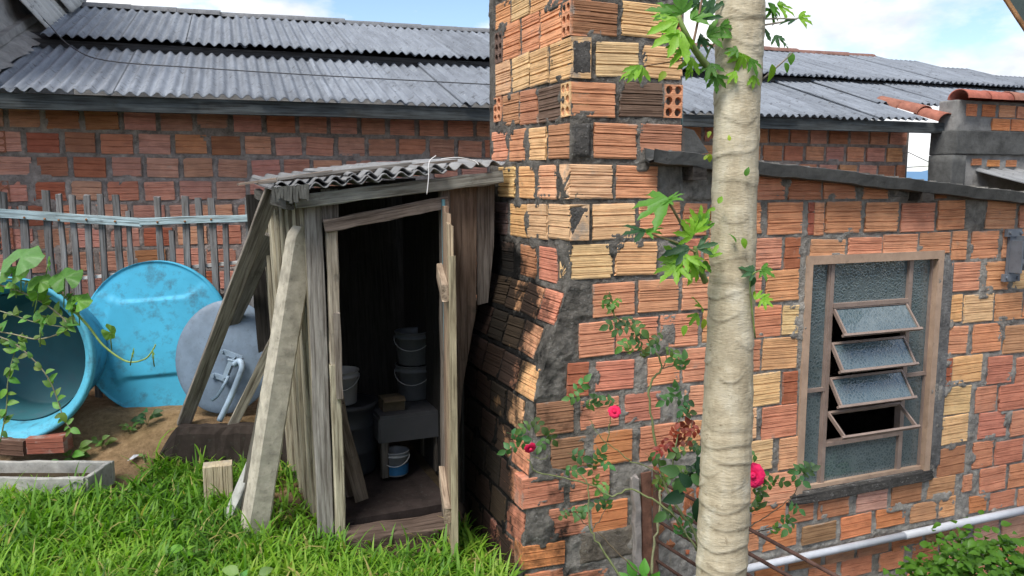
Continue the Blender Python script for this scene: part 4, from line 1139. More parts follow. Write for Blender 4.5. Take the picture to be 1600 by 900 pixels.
drum = thing("drum", SP(.20, .68, .02), "black plastic drum standing in the dark shed under a white bucket", "drum")
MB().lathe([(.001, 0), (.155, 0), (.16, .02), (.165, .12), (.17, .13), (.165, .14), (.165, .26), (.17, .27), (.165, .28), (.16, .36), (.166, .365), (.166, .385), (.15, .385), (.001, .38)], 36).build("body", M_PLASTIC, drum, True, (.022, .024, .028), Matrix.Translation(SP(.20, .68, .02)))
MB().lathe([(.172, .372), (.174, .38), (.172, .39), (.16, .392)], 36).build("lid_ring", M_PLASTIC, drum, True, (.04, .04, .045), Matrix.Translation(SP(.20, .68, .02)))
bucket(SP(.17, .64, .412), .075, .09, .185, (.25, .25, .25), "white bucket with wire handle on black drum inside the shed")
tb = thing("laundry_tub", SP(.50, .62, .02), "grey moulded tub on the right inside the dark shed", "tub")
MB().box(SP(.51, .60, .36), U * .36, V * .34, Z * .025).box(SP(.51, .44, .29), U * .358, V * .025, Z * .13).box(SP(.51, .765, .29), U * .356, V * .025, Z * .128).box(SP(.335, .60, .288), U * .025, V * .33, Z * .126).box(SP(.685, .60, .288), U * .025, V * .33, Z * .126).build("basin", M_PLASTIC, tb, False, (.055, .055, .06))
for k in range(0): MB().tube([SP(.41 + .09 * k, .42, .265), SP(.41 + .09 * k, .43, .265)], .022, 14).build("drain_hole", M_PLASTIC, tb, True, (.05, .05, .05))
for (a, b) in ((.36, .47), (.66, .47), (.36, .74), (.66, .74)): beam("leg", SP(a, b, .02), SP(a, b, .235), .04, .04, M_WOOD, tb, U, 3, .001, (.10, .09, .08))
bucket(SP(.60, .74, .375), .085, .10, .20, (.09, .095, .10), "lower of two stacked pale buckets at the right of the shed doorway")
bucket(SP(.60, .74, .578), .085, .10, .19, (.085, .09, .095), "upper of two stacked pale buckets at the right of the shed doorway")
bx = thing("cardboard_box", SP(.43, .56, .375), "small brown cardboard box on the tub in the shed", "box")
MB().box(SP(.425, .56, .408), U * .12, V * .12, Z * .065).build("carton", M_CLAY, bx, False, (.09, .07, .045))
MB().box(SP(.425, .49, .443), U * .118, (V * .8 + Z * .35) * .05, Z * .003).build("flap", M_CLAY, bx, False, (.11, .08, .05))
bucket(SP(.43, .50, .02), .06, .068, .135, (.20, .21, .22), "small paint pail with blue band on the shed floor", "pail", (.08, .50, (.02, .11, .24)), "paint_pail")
for k, (a, b) in enumerate((((.09, .20), (.055, .10)), ((.06, .28), (.06, .20)))):
    tag(beam("loose_board", SP(a[0] + .09, a[1], .02), SP(b[0] - .005, b[1], .55 + .1 * k), .07, .014, M_WOOD, None, U, 5, .002, (.15, .12, .10)), ("short brown board leaning inside the shed doorway at left", "darker board leaning behind another inside the shed doorway")[k], "board")

# ================================================================ posts and boards leaning on the shed
cb, ctop = Vector((-1.25, 3.65, -.12)), Vector((-.995, 3.80, 1.40))
mb = MB(); X = (ctop - cb); Ln = X.length; X.normalize(); Yv = Vector((.80, .60, 0)); Yv = (Yv - X * Yv.dot(X)).normalized(); Zv = X.cross(Yv)
vs = []; n = 40; rr2 = random.Random(2)
for i in range(n + 1):
    a = i / n
    wt = .056 if a < .95 else .056 * math.sqrt(max(.05, 1 - ((a - .95) / .05) ** 2 * .75))
    tt = .052
    for (b, c) in ((-1, -.8), (-.8, -1), (.8, -1), (1, -.8), (1, .8), (.8, 1), (-.8, 1), (-1, .8)):
        e = rr2.uniform(-.001, .001) + .003 * mnoise.noise(Vector((a * 7, b * .3, c * .3)))
        vs.append((a * Ln, b * (wt + e), c * (tt + e)))
mb.add(vs, [(i * 8 + k, i * 8 + (k + 1) % 8, (i + 1) * 8 + (k + 1) % 8, (i + 1) * 8 + k) for i in range(n) for k in range(8)] + [tuple(range(7, -1, -1)), tuple(n * 8 + k for k in range(8))])
cpost = mb.build("concrete_post", M_CONC, None, False, (.44, .40, .32), basis(cb, X, Yv, Zv))
tag(cpost, "thick round-topped concrete post leaning against the left side of the shed", "post")
tag(beam("leaning_plank", (-1.905, 4.50, .22), (-1.175, 3.98, 1.585), .075, .032, M_WOOD, None, (1, .4, 0), 10, .002, (.24, .215, .19), rough_end=.006), "long thin grey plank leaning up to the shed's roof corner", "plank", "boards leaning by the shed")
tag(beam("leaning_plank", at(300, 635, 4.88), at(424, 368, 4.45), .085, .04, M_WOOD, None, (1, .4, 0), 8, .003, (.17, .165, .155), rough_end=.006), "shorter dark plank leaning behind the long plank and the grey dish", "plank", "boards leaning by the shed")
tag(beam("leaning_stick", (-1.60, 4.44, .23), (-1.29, 4.33, .78), .055, .02, M_WOOD, None, (1, .2, 0), 6, .002, (.34, .31, .26), rough_end=.004), "slim pale lath leaning at the right edge of the grey dish", "lath")
tag(beam("mossy_board", (-1.355, 3.79, -.10), (-1.17, 3.93, .86), .055, .03, M_WOOD, None, (.8, -.5, 0), 8, .004, (.10, .095, .08), rough_end=.01), "dark mossy board leaning just behind the concrete post", "board")
tag(beam("broken_stake", (-1.42, 3.755, -.09), (-1.30, 3.88, .22), .06, .035, M_CONC, None, (.8, -.5, 0), 5, .004, (.36, .36, .33), rough_end=.012), "short broken pale stake at the foot of the concrete post", "stake")
hb = thing("upright_brick", (-1.51, 3.93, 0), "pale ribbed hollow brick standing on end in the grass by the posts", "brick")
MBk = basis(Vector((-1.50, 3.92, .065)), Vector((.95, .31, 0)), Vector((-.31, .95, 0)), Z)
link("body", grooved(33, .008), MBk @ Matrix.Rotation(math.pi / 2, 4, 'Y') @ Matrix.Diagonal((.22, .09, .14, 1)), hb, (.47, .41, .29))
hb2 = beam("loose_slab", (-1.41, 4.01, -.06), (-1.33, 4.14, .19), .10, .03, M_CONC, None, (1, 0, 0), 4, .003, (.20, .15, .11)); tag(hb2, "brown slab fragment leaning between the pale brick and the posts", "slab")

# retaining beam in front of the sand bed
mb = MB(); vs = []; n = 26
p0, p1 = Vector((-1.99, 4.38, 0)), Vector((-1.08, 4.44, 0)); X = (p1 - p0).normalized(); Yv = Z.cross(X)
for i in range(n + 1):
    a = i / n; p = p0.lerp(p1, a); top = .245 - .16 * max(0, (.12 - a) / .12) ** 1.3
    for (b, c) in ((-.05, -.5), (-.055, .3), (-.05, .85), (-.035, 1), (.04, 1), (.055, .9), (.06, -.12)):
        vs.append(p + Yv * (b + rr2.uniform(-.006, .006)) + Z * (c * top + rr2.uniform(-.006, .006)))
k = 7
mb.add(vs, [(i * k + j, (i + 1) * k + j, (i + 1) * k + j + 1, i * k + j + 1) for i in range(n) for j in range(k - 1)] + [tuple(range(k)), tuple(n * k + j for j in range(k - 1, -1, -1))])
tag(mb.build("retaining_beam", M_CONC, None, False, (.04, .03, .025)), "dark stained beam holding back the sand below the grey dish", "beam")

# ================================================================ tank, lid and dish
def oriented(P, axis, up=Z):
    zv = Vector(axis).normalized(); x = up.cross(zv).normalized(); y = zv.cross(x)
    return basis(Vector(P), x, y, zv)
BLUE = (.075, .34, .47)
tank = thing("water_tank", (-2.9, 4.7, .14), "open blue plastic water tank lying on its side at the left edge", "water tank")
TC = at(10, 563, 4.28)
Mt = oriented(TC, (.10, -1, .10))
RT = .45
prof = [(.001, -.50), (RT * .74, -.50), (RT * .76, -.48), (RT * .86, -.16), (RT * .90, -.155), (RT * .91, -.11), (RT * .945, -.105), (RT * .95, -.05), (RT * 1.0, -.045), (RT * 1.015, -.03), (RT * 1.01, 0), (RT * .985, .006), (RT * .955, 0), (RT * .945, -.02), (RT * .90, -.03), (RT * .875, -.045), (RT * .865, -.06), (RT * .82, -.16), (RT * .815, -.18), (RT * .73, -.465), (RT * .69, -.482), (.30 * RT, -.49), (.001, -.485)]
tk = MB().lathe(prof, 72).build("shell", M_LID, tank, True, BLUE, Mt)
MB().lathe([(RT * .80, -.17), (RT * .712, -.45), (RT * .67, -.466), (.001, -.47)], 64).build("inner_surface", M_LID, tank, True, (.03, .115, .135), Mt)  # second inner surface in a darker blue than the shell
lid = thing("tank_lid", (-2.2, 4.86, .2), "round bright blue tank lid leaning against the picket fence", "lid")
LC = (at(135, 520, 4.85) + at(352, 515, 4.85)) / 2; LC.z = .665
Ml = oriented(LC, (.12, -1, .16)) @ Matrix.Rotation(R(4), 4, 'Z')
LR = .478; nr, na = 70, 120
vs = []
for i in range(nr + 1):
    r_ = LR * i / nr
    for k in range(na):
        a = 2 * math.pi * k / na; x, y = r_ * math.cos(a) * .93, r_ * math.sin(a)
        g = .235 + max(0, abs(x) - .19) * .55 * (1 if y > 0 else .9) - (.0 if abs(x) < .19 else 0)
        s_ = np.clip((g - abs(y)) / .022 + .5, 0, 1); s_ = s_ * s_ * (3 - 2 * s_)
        side_ = np.clip((abs(x) - .30 + .25 * abs(y)) / .03, 0, 1)
        h_ = .016 * s_ - .008 * side_ * s_
        rim = np.clip((r_ - LR * .965) / (LR * .02), 0, 1)
        h_ = h_ * (1 - rim) + .012 * rim
        if i == nr: h_ = -.045
        vs.append((x, y, float(h_)))
fs = [(i * na + k, i * na + (k + 1) % na, (i + 1) * na + (k + 1) % na, (i + 1) * na + k) for i in range(nr) for k in range(na)]
MB().add(vs, [f[::-1] for f in fs]).build("cover", M_LID, lid, True, (.055, .37, .56), Ml)
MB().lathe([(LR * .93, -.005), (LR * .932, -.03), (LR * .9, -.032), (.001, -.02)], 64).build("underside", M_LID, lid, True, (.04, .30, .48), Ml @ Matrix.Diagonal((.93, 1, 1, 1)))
dish = thing("dish_antenna", (-1.68, 4.6, .25), "round grey blue dish antenna, back towards us, leaning beside the lid", "dish antenna")
DC = at(353, 557, 4.62)
Md = oriented(DC, (.16, -1, .22)) @ Matrix.Rotation(R(-6), 4, 'Z') @ Matrix.Diagonal((.88, 1.04, 1, 1))
DRd = .318
prof = [(.001, .030)] + [(DRd * t_, .030 * (1 - t_ * t_)) for t_ in (.15, .3, .45, .6, .75, .88, .96)] + [(DRd, -.004), (DRd * 1.012, -.006), (DRd * 1.012, -.014), (DRd * .99, -.014)] + [(DRd * t_, .024 * (1 - t_ * t_) - .01) for t_ in (.9, .6, .3, .01)]
DCOL = (.135, .185, .25)
MB().lathe(prof, 64).build("reflector", M_METAL, dish, True, DCOL, Md)
dax = Vector((.16, -1, .22)).normalized()
def DPt(x, y, o=4.52): return at(x, y, o)
mb = MB()
for (x0, y0, x1, y1) in ((348, 549, 378, 560), (334, 586, 352, 592)):
    a, b = DPt(x0, y0, 4.56), DPt(x1, y1, 4.56); d = (b - a)
    mb = MB().box((a + b) / 2, d, Vector((0, -.018, 0)), Z.cross(d).normalized().cross(d.normalized()) * .028)
    for p in (a, b): mb.tube([p, p + Vector((0, -.025, 0))], .011, 8)
    mb.build("bracket", M_METAL, dish, False, (.22, .29, .37))
mb = MB(); a, b = DPt(364, 560, 4.52), DPt(352, 590, 4.52); d = b - a
mb.box((a + b) / 2, d, Vector((0, -.05, 0)), Vector((.034, 0, .015)))
mb.tube([DPt(356, 562, 4.50), DPt(381, 566, 4.50)], .008, 8)
mb.build("clamp", M_METAL, dish, False, (.26, .34, .43))
MB().tube(curve_pts([DPt(366, 570, 4.50), DPt(374, 564, 4.48), DPt(378, 574, 4.46), DPt(372, 592, 4.44), DPt(358, 626, 4.42), DPt(343, 657, 4.42)]), .0165, 12).build("mast_tube", M_METAL, dish, True, (.31, .40, .50))
MB().tube(curve_pts([DPt(357, 588, 4.50), DPt(350, 602, 4.47), DPt(340, 618, 4.46), DPt(331, 625, 4.46)]), [.010] * 16, 8).build("strut", M_METAL, dish, True, (.22, .30, .38))

# trough, half brick, litter
tr = thing("planter_trough", (-2.55, 4.03, 0), "empty grey concrete trough in the grass at the left edge", "trough")
tp = [at(-60, 752, 3.90), at(133, 752, 3.90), at(172, 722, 4.14), at(-60, 722, 4.14)]
tp = [Vector((p.x, p.y, .12)) for p in tp]
nm = ("long_side", "end_side", "long_side", "end_side")
for i in range(4):
    a, b = tp[i], tp[(i + 1) % 4]; e = (b - a).normalized()
    beam(nm[i], a + e * (.0 if i % 2 else -.015) - Z * .08, b + (e * .0) - Z * .08, .17, .026, M_CONC, tr, Z, 8, .003, (.36, .35, .32), rough_end=.003)
q = MB().add([p - Z * .055 for p in tp], [(0, 1, 2, 3)]); q.build("soil_fill", M_GROUND, tr)
rbk = thing("half_brick", at(72, 697, 4.2), "broken red half brick below the blue tank", "brick", "half bricks below the tank")
bc = at(70, 697, 4.2); link("body", BR_SMOOTH[0], basis(bc, Vector((1, .05, .06)).normalized(), Vector((-.05, 1, 0)), Z) @ Matrix.Diagonal((.20, .10, .09, 1)), rbk, (.28, .10, .07))
bc2 = at(12, 700, 4.2); rb2 = thing("half_brick", bc2, "dark brown half brick at the left edge beside the red one", "brick", "half bricks below the tank")
link("body", BR_SMOOTH[2], basis(bc2, Vector((1, -.1, -.08)).normalized(), Vector((.1, 1, 0)).normalized(), Z) @ Matrix.Diagonal((.18, .10, .085, 1)), rb2, (.13, .075, .055))
lp = at(207, 697, 4.30); lp.z = float(ground_z(lp.x, lp.y)) + .014
mb = MB(); mb.add([lp + Vector((-.022, -.03, .0)), lp + Vector((.012, -.026, .012)), lp + Vector((.03, .024, .02)), lp + Vector((-.006, .03, .004)), lp + Vector((.004, 0, .026))], [(0, 1, 4), (1, 2, 4), (2, 3, 4), (3, 0, 4), (0, 3, 2, 1)])
tag(mb.build("litter_scrap", M_PLASTIC, None, False, (.6, .6, .62)), "small crumpled pale scrap lying on the sand", "litter")

# ================================================================ barred grille swung out from the wall
gr = thing("barred_grille", HP(.36, .0, -.2), "rusty barred grille swung out from the wall behind the roses", "grille")
GH = HP(.365, .03, 0)
beam("hinge_plate", HP(.352, .018, -.20), HP(.325, .018, .32), .035, .03, M_CONC, gr, U, 10, .005, (.30, .27, .25), rough_end=.01)
beam("hinge_plate", HP(.40, .014, -.18), HP(.385, .014, .33), .05, .012, M_RUST, gr, U, 8, .002, (.20, .10, .07))
beam("frame_bar", HP(.425, .05, -.24), HP(.412, .05, .345), .022, .022, M_RUST, gr, U, 6, .001, (.14, .075, .055))
gdir = (-V + U * .10).normalized()
for k in range(6):
    z = .30 - k * .092
    a = HP(.42, .045, z); b = a + gdir * 1.02 - Z * .01
    MB().tube([a, (a + b) / 2 + Z * rs.uniform(-.004, .004), b], .0075, 8).build("bar", M_RUST, gr, True, (.105, .058, .045))
e0 = HP(.42, .045, .31) + gdir * 1.02
beam("frame_bar", e0, e0 - Z * .56, .022, .022, M_RUST, gr, U, 5, .001, (.12, .065, .05))

# ================================================================ roof corner at the top right
ra, rb_, rc_ = at(1568, -8, 2.6), at(1602, 44, 2.6), at(1640, 100, 2.6)
pr = thing("porch_roof", ra, "dark roof edge with rusty rim cutting the top right corner", "roof")
dirE = (rb_ - ra).normalized(); deep = Vector((.55, .8, 0)).normalized(); outw = Vector((.84, -.1, .53)).normalized()
c_ = (ra + rb_) / 2
mb = MB(); e1 = ra - dirE * .5; e2 = rb_ + dirE * .25
mb.add([e1, e2, e2 + outw * .9, e1 + outw * .9] + [p + Vector((.03, .05, .02)) for p in (e1, e2, e2 + outw * .9, e1 + outw * .9)], [(0, 1, 2, 3), (4, 7, 6, 5), (0, 4, 5, 1), (1, 5, 6, 2), (2, 6, 7, 3), (3, 7, 4, 0)])
mb.build("roof_panel", M_METAL, pr, False, (.05, .075, .07))
beam("rim", e1 - outw * .004 - Vector((0, .006, 0)), e2 - outw * .004 - Vector((0, .006, 0)), .012, .012, M_RUST, pr, outw, 6, .001, (.35, .19, .09))

# ================================================================ plants
def leaf_outline(kind, rnd):
    if kind == 'ovate':
        ys = (0, .12, .3, .5, .7, .88, 1.0); ws = (.02, .20, .33, .34, .25, .10, .0)
        return [(w, y) for w, y in zip(ws, ys)]
def ovate(name, fold=.25, curl=.12, wide=1.0, seed=0):
    """one leaf blade, base at origin, tip at +Y, unit length"""
    rnd = random.Random(seed)
    ys = (0, .10, .26, .45, .63, .80, .92, 1.0); ws = (.015, .16, .29, .32, .27, .17, .08, .0)
    vs = []
    for y, w in zip(ys, ws):
        zc = -curl * y * y * 1.2
        w *= wide * rnd.uniform(.93, 1.07)
        vs += [(-w, y, zc + w * fold), (0, y, zc), (w, y, zc + w * fold)]
    fs = []
    for i in range(len(ys) - 1):
        a = i * 3; fs += [(a, a + 1, a + 4, a + 3), (a + 1, a + 2, a + 5, a + 4)]
    return vs, fs
def round_leaf(seed):
    rnd = random.Random(seed); vs = [(0, 0, 0)]; n = 26
    for ring, rr_ in ((1, .5), (2, 1.0)):
        for k in range(n):
            a = -math.pi / 2 + .22 + (2 * math.pi - .44) * k / (n - 1)
            lob = 1 + .10 * math.cos(5 * (a - math.pi / 2)) + rnd.uniform(-.02, .02)
            x, y = .5 * lob * rr_ * math.cos(a), .5 * lob * rr_ * math.sin(a)
            vs.append((x, y, .05 * math.sin(6 * a) * rr_ - .16 * rr_ * rr_ + .05 * rr_))
    fs = [(0, 1 + k, 2 + k) for k in range(n - 1)] + [(1 + k, 1 + n + k, 2 + n + k, 2 + k) for k in range(n - 1)]
    return MB().add(vs, fs)
def papaya_leaf(seed, lobes=5):
    """palmate, deeply cut; petiole end at origin"""
    rnd = random.Random(seed); mb = MB()
    for i in range(lobes):
        t = i - (lobes - 1) / 2
        a = t * R(38) + rnd.uniform(-.06, .06); ln = (1 - .10 * abs(t)) * rnd.uniform(.88, 1.08)
        ws = [(.0, .06), (.16, .10), (.32, .115), (.48, .165), (.60, .11), (.74, .125), (.88, .06), (1.0, 0)]
        droop = rnd.uniform(.10, .32)
        vs = []
        for (y, w) in ws:
            for sx in (-1, 0, 1):
                x = sx * w * rnd.uniform(.85, 1.15); yy = y + (.05 if sx and y in (.48, .74) else 0)
                z = abs(x) * .35 - droop * y * y
                vs.append(((x * math.cos(a) + yy * math.sin(a)) * ln, (yy * math.cos(a) - x * math.sin(a)) * ln, z * ln + .02 * math.sin(7 * y + i)))
        fs = []
        for j in range(len(ws) - 1):
            q = j * 3; fs += [(q, q + 1, q + 4, q + 3), (q + 1, q + 2, q + 5, q + 4)]
        mb.add(vs, fs)
    return mb
def rose_leaf(seed):
    """compound leaf: stalk with five leaflets, unit length"""
    rnd = random.Random(seed); mb = MB()
    mb.tube([(0, 0, 0), (0, .5, .02), (0, .72, 0)], .008, 4, False)
    for (y, a, s_) in ((.70, 0, .46), (.52, 62, .38), (.52, -62, .38), (.26, 68, .32), (.26, -68, .32)):
        v, f = ovate("l", .3, .25, 1.0, rnd.randint(0, 999))
        a = R(a + rnd.uniform(-10, 10)); s_ *= rnd.uniform(.88, 1.12); tl = rnd.uniform(-.35, .25)
        out = []
        for (x, yy, z) in v:
            x, yy, z = x * s_, yy * s_, z * s_
            yy, z = yy * math.cos(tl) - z * math.sin(tl), yy * math.sin(tl) + z * math.cos(tl)
            out.append((x * math.cos(a) + yy * math.sin(a), y + yy * math.cos(a) - x * math.sin(a), z))
        mb.add(out, f)
    return mb
RL = [rose_leaf(s).mesh("leaf", M_LEAF, True) for s in range(6)]
PL = [papaya_leaf(s, (5, 5, 4, 3)[s % 4]).mesh("leaf", M_LEAF, True) for s in range(8)]
RDL = [round_leaf(s).mesh("leaf", M_LEAF, True) for s in range(3)]
OL = []
for s in range(3):
    v, f = ovate("leaf", .3, .3, 1.0, s); OL.append(MB().add(v, f).mesh("leaf", M_LEAF, True))
rp = random.Random(99)
def put_leaf(me, P, direction, size, col, parent, normal=None, name="leaf"):
    """direction: where the tip points; normal: roughly where the upper face looks"""
    Yv = Vector(direction).normalized(); nv = Vector(normal) if normal is not None else Vector((rp.uniform(-.3, .3), -.7, .7))
    nv = (nv - Yv * nv.dot(Yv)); nv = nv.normalized() if nv.length > .05 else Yv.orthogonal().normalized()
    X = Yv.cross(nv)
    return link(name, me, basis(Vector(P), X, Yv, nv) @ Matrix.Diagonal((size, size, size, 1)), parent, col)
PGREEN = (.10, .26, .035); PBRIGHT = (.22, .43, .04); RGREEN = (.085, .19, .065); RDARK = (.018, .060, .028); RRED = (.26, .050, .032)

# ---------------------------------------------------------------- papaya tree
pap = thing("papaya_tree", (.66, 2.4, -.75), "pale ringed papaya trunk with small green shoots in front of the wall", "tree")
rt = random.Random(6)
nz, na = 560, 72
z0t, z1t = -.80, 2.75
zs = np.linspace(z0t, z1t, nz); th = np.linspace(0, 2 * np.pi, na, endpoint=False)
Zt, Tt = np.meshgrid(zs, th, indexing='ij')
rad = .0735 - .0035 * (Zt - .3) + .004 * np.sin(Zt * 3)
disp = np.zeros_like(Zt); scar = np.zeros_like(Zt); groove = np.zeros_like(Zt)
zq = z0t; k = 0
while zq < z1t:
    a0 = k * 2.399 + rt.uniform(-.25, .25); wd = rt.uniform(.55, 1.05) if rt.random() < .5 else rt.uniform(1.3, 2.6)
    da = np.angle(np.exp(1j * (Tt - a0)))
    s_ = da / wd
    inside = np.clip(1 - s_ * s_, 0, 1)
    hgt = rt.uniform(.018, .04)
    line = zq - hgt * inside + .006 * np.sin(3 * da + k)               # lower lip of a leaf scar, sagging in the middle
    up = zq + .35 * hgt * inside
    amp = rt.uniform(.3, 1.1)
    l1 = np.exp(-((Zt - line) / .0048) ** 2) * np.sqrt(inside) * amp
    l2 = np.exp(-((Zt - up) / .004) ** 2) * np.sqrt(inside) * .6 * amp
    groove = np.maximum(groove, np.exp(-((Zt - line + .0085) / .0032) ** 2) * np.sqrt(inside) * amp)
    disp += .0030 * l1 + .0020 * l2; scar = np.maximum(scar, np.maximum(l1, l2 * .7))
    disp += .0028 * np.exp(-((Zt - (line + up) / 2) / (hgt * .6)) ** 2) * inside
    zq += rt.uniform(.016, .036) if not (1.05 < zq < 1.9) else rt.uniform(.026, .05); k += 1
disp += .003 * (fbm(Tt * 1.2, Zt, 9, 3) - .5) + .0018 * (fbm(Tt * 2, Zt, 40, 7) - .5)
rad = rad + disp
cxl = .662 + .004 * np.sin(Zt * 2.1) + .0005 * Zt; cyl = 2.40 + .006 * np.sin(Zt * 1.7 + 1)
Pt = np.stack([cxl + rad * np.cos(Tt) - .66, cyl + rad * np.sin(Tt) - 2.4, Zt + .75], -1)
ii, jj = np.meshgrid(np.arange(nz - 1), np.arange(na), indexing='ij')
a = (ii * na + jj).ravel(); b = (ii * na + (jj + 1) % na).ravel()
me = np_mesh("trunk", Pt.reshape(-1, 3), np.stack([a, b, b + na, a + na], 1), M_TRUNK)
gv_ = me.attributes.new("groove", 'FLOAT', 'POINT'); gv_.data.foreach_set("value", np.clip(groove, 0, 1).ravel().astype(np.float32))
at_ = me.attributes.new("scar", 'FLOAT', 'POINT'); at_.data.foreach_set("value", np.clip(scar, 0, 1).ravel().astype(np.float32))
link("trunk", me, Matrix.Translation((.66, 2.4, -.75)), pap)
def shoot(pts, r0, r1, col=(.20, .27, .08), name="branch"):
    P = curve_pts([at(*p) for p in pts])
    n = len(P)
    MB().tube(P, [r0 + (r1 - r0) * i / (n - 1) for i in range(n)], 7).build(name, M_STEM, pap, True, col)
# upper left branch, with its leaf stalks
shoot([(1122, 125, 2.36), (1098, 95, 2.33), (1082, 72, 2.30), (1068, 45, 2.28), (1060, 25, 2.28)], .012, .006)
shoot([(1085, 92, 2.31), (1040, 98, 2.28), (1000, 104, 2.25)], .0022, .0018, (.22, .12, .07), "stalk")
shoot([(1082, 72, 2.30), (1090, 35, 2.30), (1098, -10, 2.30)], .004, .003, (.24, .15, .10), "stalk")
shoot([(1100, 100, 2.33), (1110, 75, 2.36), (1122, 62, 2.40)], .003, .002, name="stalk")
shoot([(1190, 125, 2.40), (1225, 95, 2.38), (1238, 82, 2.38)], .003, .002, (.25, .22, .18), "stalk")
shoot([(1188, 40, 2.40), (1225, 34, 2.38), (1248, 28, 2.38)], .003, .002, (.25, .22, .18), "stalk")
shoot([(1190, 30, 2.40), (1220, 29, 2.38), (1245, 30, 2.36)], .0025, .002, (.22, .20, .16), "stalk")
# middle left branch
shoot([(1102, 440, 2.34), (1090, 410, 2.30), (1086, 385, 2.29)], .010, .006)
shoot([(1088, 395, 2.29), (1060, 380, 2.26), (1030, 370, 2.24), (1008, 362, 2.22)], .0035, .0025, (.30, .26, .12), "stalk")
shoot([(1072, 368, 2.28), (1060, 342, 2.25), (1044, 314, 2.22)], .0045, .0035, (.28, .22, .12), "stalk")
shoot([(1088, 392, 2.29), (1100, 382, 2.30), (1108, 376, 2.31)], .0025, .002, (.4, .3, .28), "stalk")
shoot([(1180, 528, 2.36), (1172, 440, 2.33), (1190, 422, 2.31)], .0025, .002, name="stalk")
PXL = 2.3 / 1250.0
LEAVES = [ # x, y, Y, length px, heading deg (0 right, 90 up), colour, leaf kind
 (1058, 32, 2.26, 60, 200, 'b'), (1062, 50, 2.25, 72, 222, 'b'), (1050, 20, 2.28, 50, 165, 'g'), (1072, 58, 2.26, 55, 250, 'b'), (1080, 30, 2.30, 45, 30, 'g'), (1066, 20, 2.30, 50, 120, 'g'),
 (1074, 75, 2.25, 52, 215, 'b'), (1080, 90, 2.27, 42, 260, 'b'), (1098, 30, 2.33, 45, 60, 'd'), (1105, 55, 2.34, 48, 15, 'g'), (1092, 60, 2.33, 40, 330, 'd'), (1110, 20, 2.36, 46, 100, 'd'), (1088, 6, 2.33, 40, 140, 'd'),
 (1003, 104, 2.25, 52, 205, 'b'), (1000, 103, 2.24, 40, 250, 'b'), (1040, 112, 2.26, 22, 230, 'y'), (1078, 100, 2.28, 30, 290, 'b'), (1110, 100, 2.33, 40, 250, 'g'), (1118, 118, 2.33, 34, 275, 'g'), (1126, 40, 2.33, 36, 340, 'g'),
 (1160, 85, 2.32, 40, 250, 'b'), (1172, 92, 2.32, 38, 300, 'g'), (1150, 112, 2.32, 28, 230, 'b'), (1178, 118, 2.33, 30, 270, 'b'), (1152, 78, 2.32, 30, 190, 'g'),
 (1200, 5, 2.40, 42, 320, 'g'), (1215, 8, 2.40, 50, 345, 'b'), (1195, 45, 2.40, 36, 250, 'd'), (1205, 15, 2.41, 36, 280, 'g'), (1248, 27, 2.37, 32, 355, 'b'), (1245, 30, 2.37, 36, 185, 'd'), (1212, 55, 2.38, 26, 280, 'd'), (1218, 62, 2.38, 28, 330, 'd'), (1236, 82, 2.38, 24, 270, 'g'),
 (1206, 100, 2.33, 34, 275, 'r'), (1226, 98, 2.38, 22, 300, 'g'),
 (1110, 205, 2.34, 14, 240, 'y'), (1140, 220, 2.31, 12, 100, 'y'), (1100, 250, 2.33, 14, 60, 'y'),
 (1044, 313, 2.22, 85, 196, 'g'), (1045, 313, 2.22, 34, 35, 'g'), (1008, 361, 2.22, 52, 180, 'd'), (1010, 362, 2.22, 36, 15, 'g'),
 (1086, 362, 2.28, 40, 60, 'b'), (1092, 350, 2.29, 42, 85, 'b'), (1082, 368, 2.27, 44, 130, 'b'), (1098, 360, 2.29, 40, 110, 'g'), (1076, 388, 2.25, 52, 188, 'd'), (1090, 388, 2.27, 40, 20, 'd'),
 (1066, 405, 2.25, 50, 180, 'b'), (1058, 415, 2.24, 52, 218, 'b'), (1078, 402, 2.25, 45, 335, 'b'), (1085, 412, 2.26, 44, 255, 'b'), (1070, 398, 2.24, 46, 235, 'b'), (1110, 402, 2.30, 32, 60, 'b'), (1104, 408, 2.30, 30, 250, 'g'),
 (1122, 318, 2.31, 18, 60, 'b'), (1118, 326, 2.31, 14, 190, 'b'), (1150, 380, 2.31, 24, 110, 'g'), (1160, 372, 2.31, 22, 290, 'b'), (1165, 275, 2.31, 18, 80, 'g'), (1108, 240, 2.33, 18, 280, 'y'),
 (1096, 480, 2.32, 34, 130, 'b'), (1090, 490, 2.31, 30, 230, 'b'), (1072, 508, 2.29, 22, 245, 'b'), (1100, 498, 2.31, 22, 270, 'y'),
 (1178, 425, 2.33, 32, 160, 'd'), (1190, 420, 2.32, 32, 330, 'g'), (1180, 468, 2.33, 28, 60, 'b'), (1192, 466, 2.32, 28, 320, 'b'), (1178, 432, 2.32, 22, 265, 'd')]
for (x, y, Yd, ln, hd, c) in LEAVES:
    P = at(x, y, Yd); a = R(hd)
    d = Vector((math.cos(a), rp.uniform(-.45, .15), math.sin(a)))
    col = {'b': PBRIGHT, 'g': PGREEN, 'd': (.045, .12, .05), 'y': (.28, .38, .04), 'r': (.20, .38, .03)}[c]
    me = OL[1] if c == 'r' else (rp.choice(PL) if ln > 24 else OL[rp.randint(0, 2)])
    put_leaf(me, P, d, ln * PXL * .78, col, pap, (rp.uniform(-.5, .5), rp.uniform(-1, -.2), rp.uniform(.2, 1.0)))

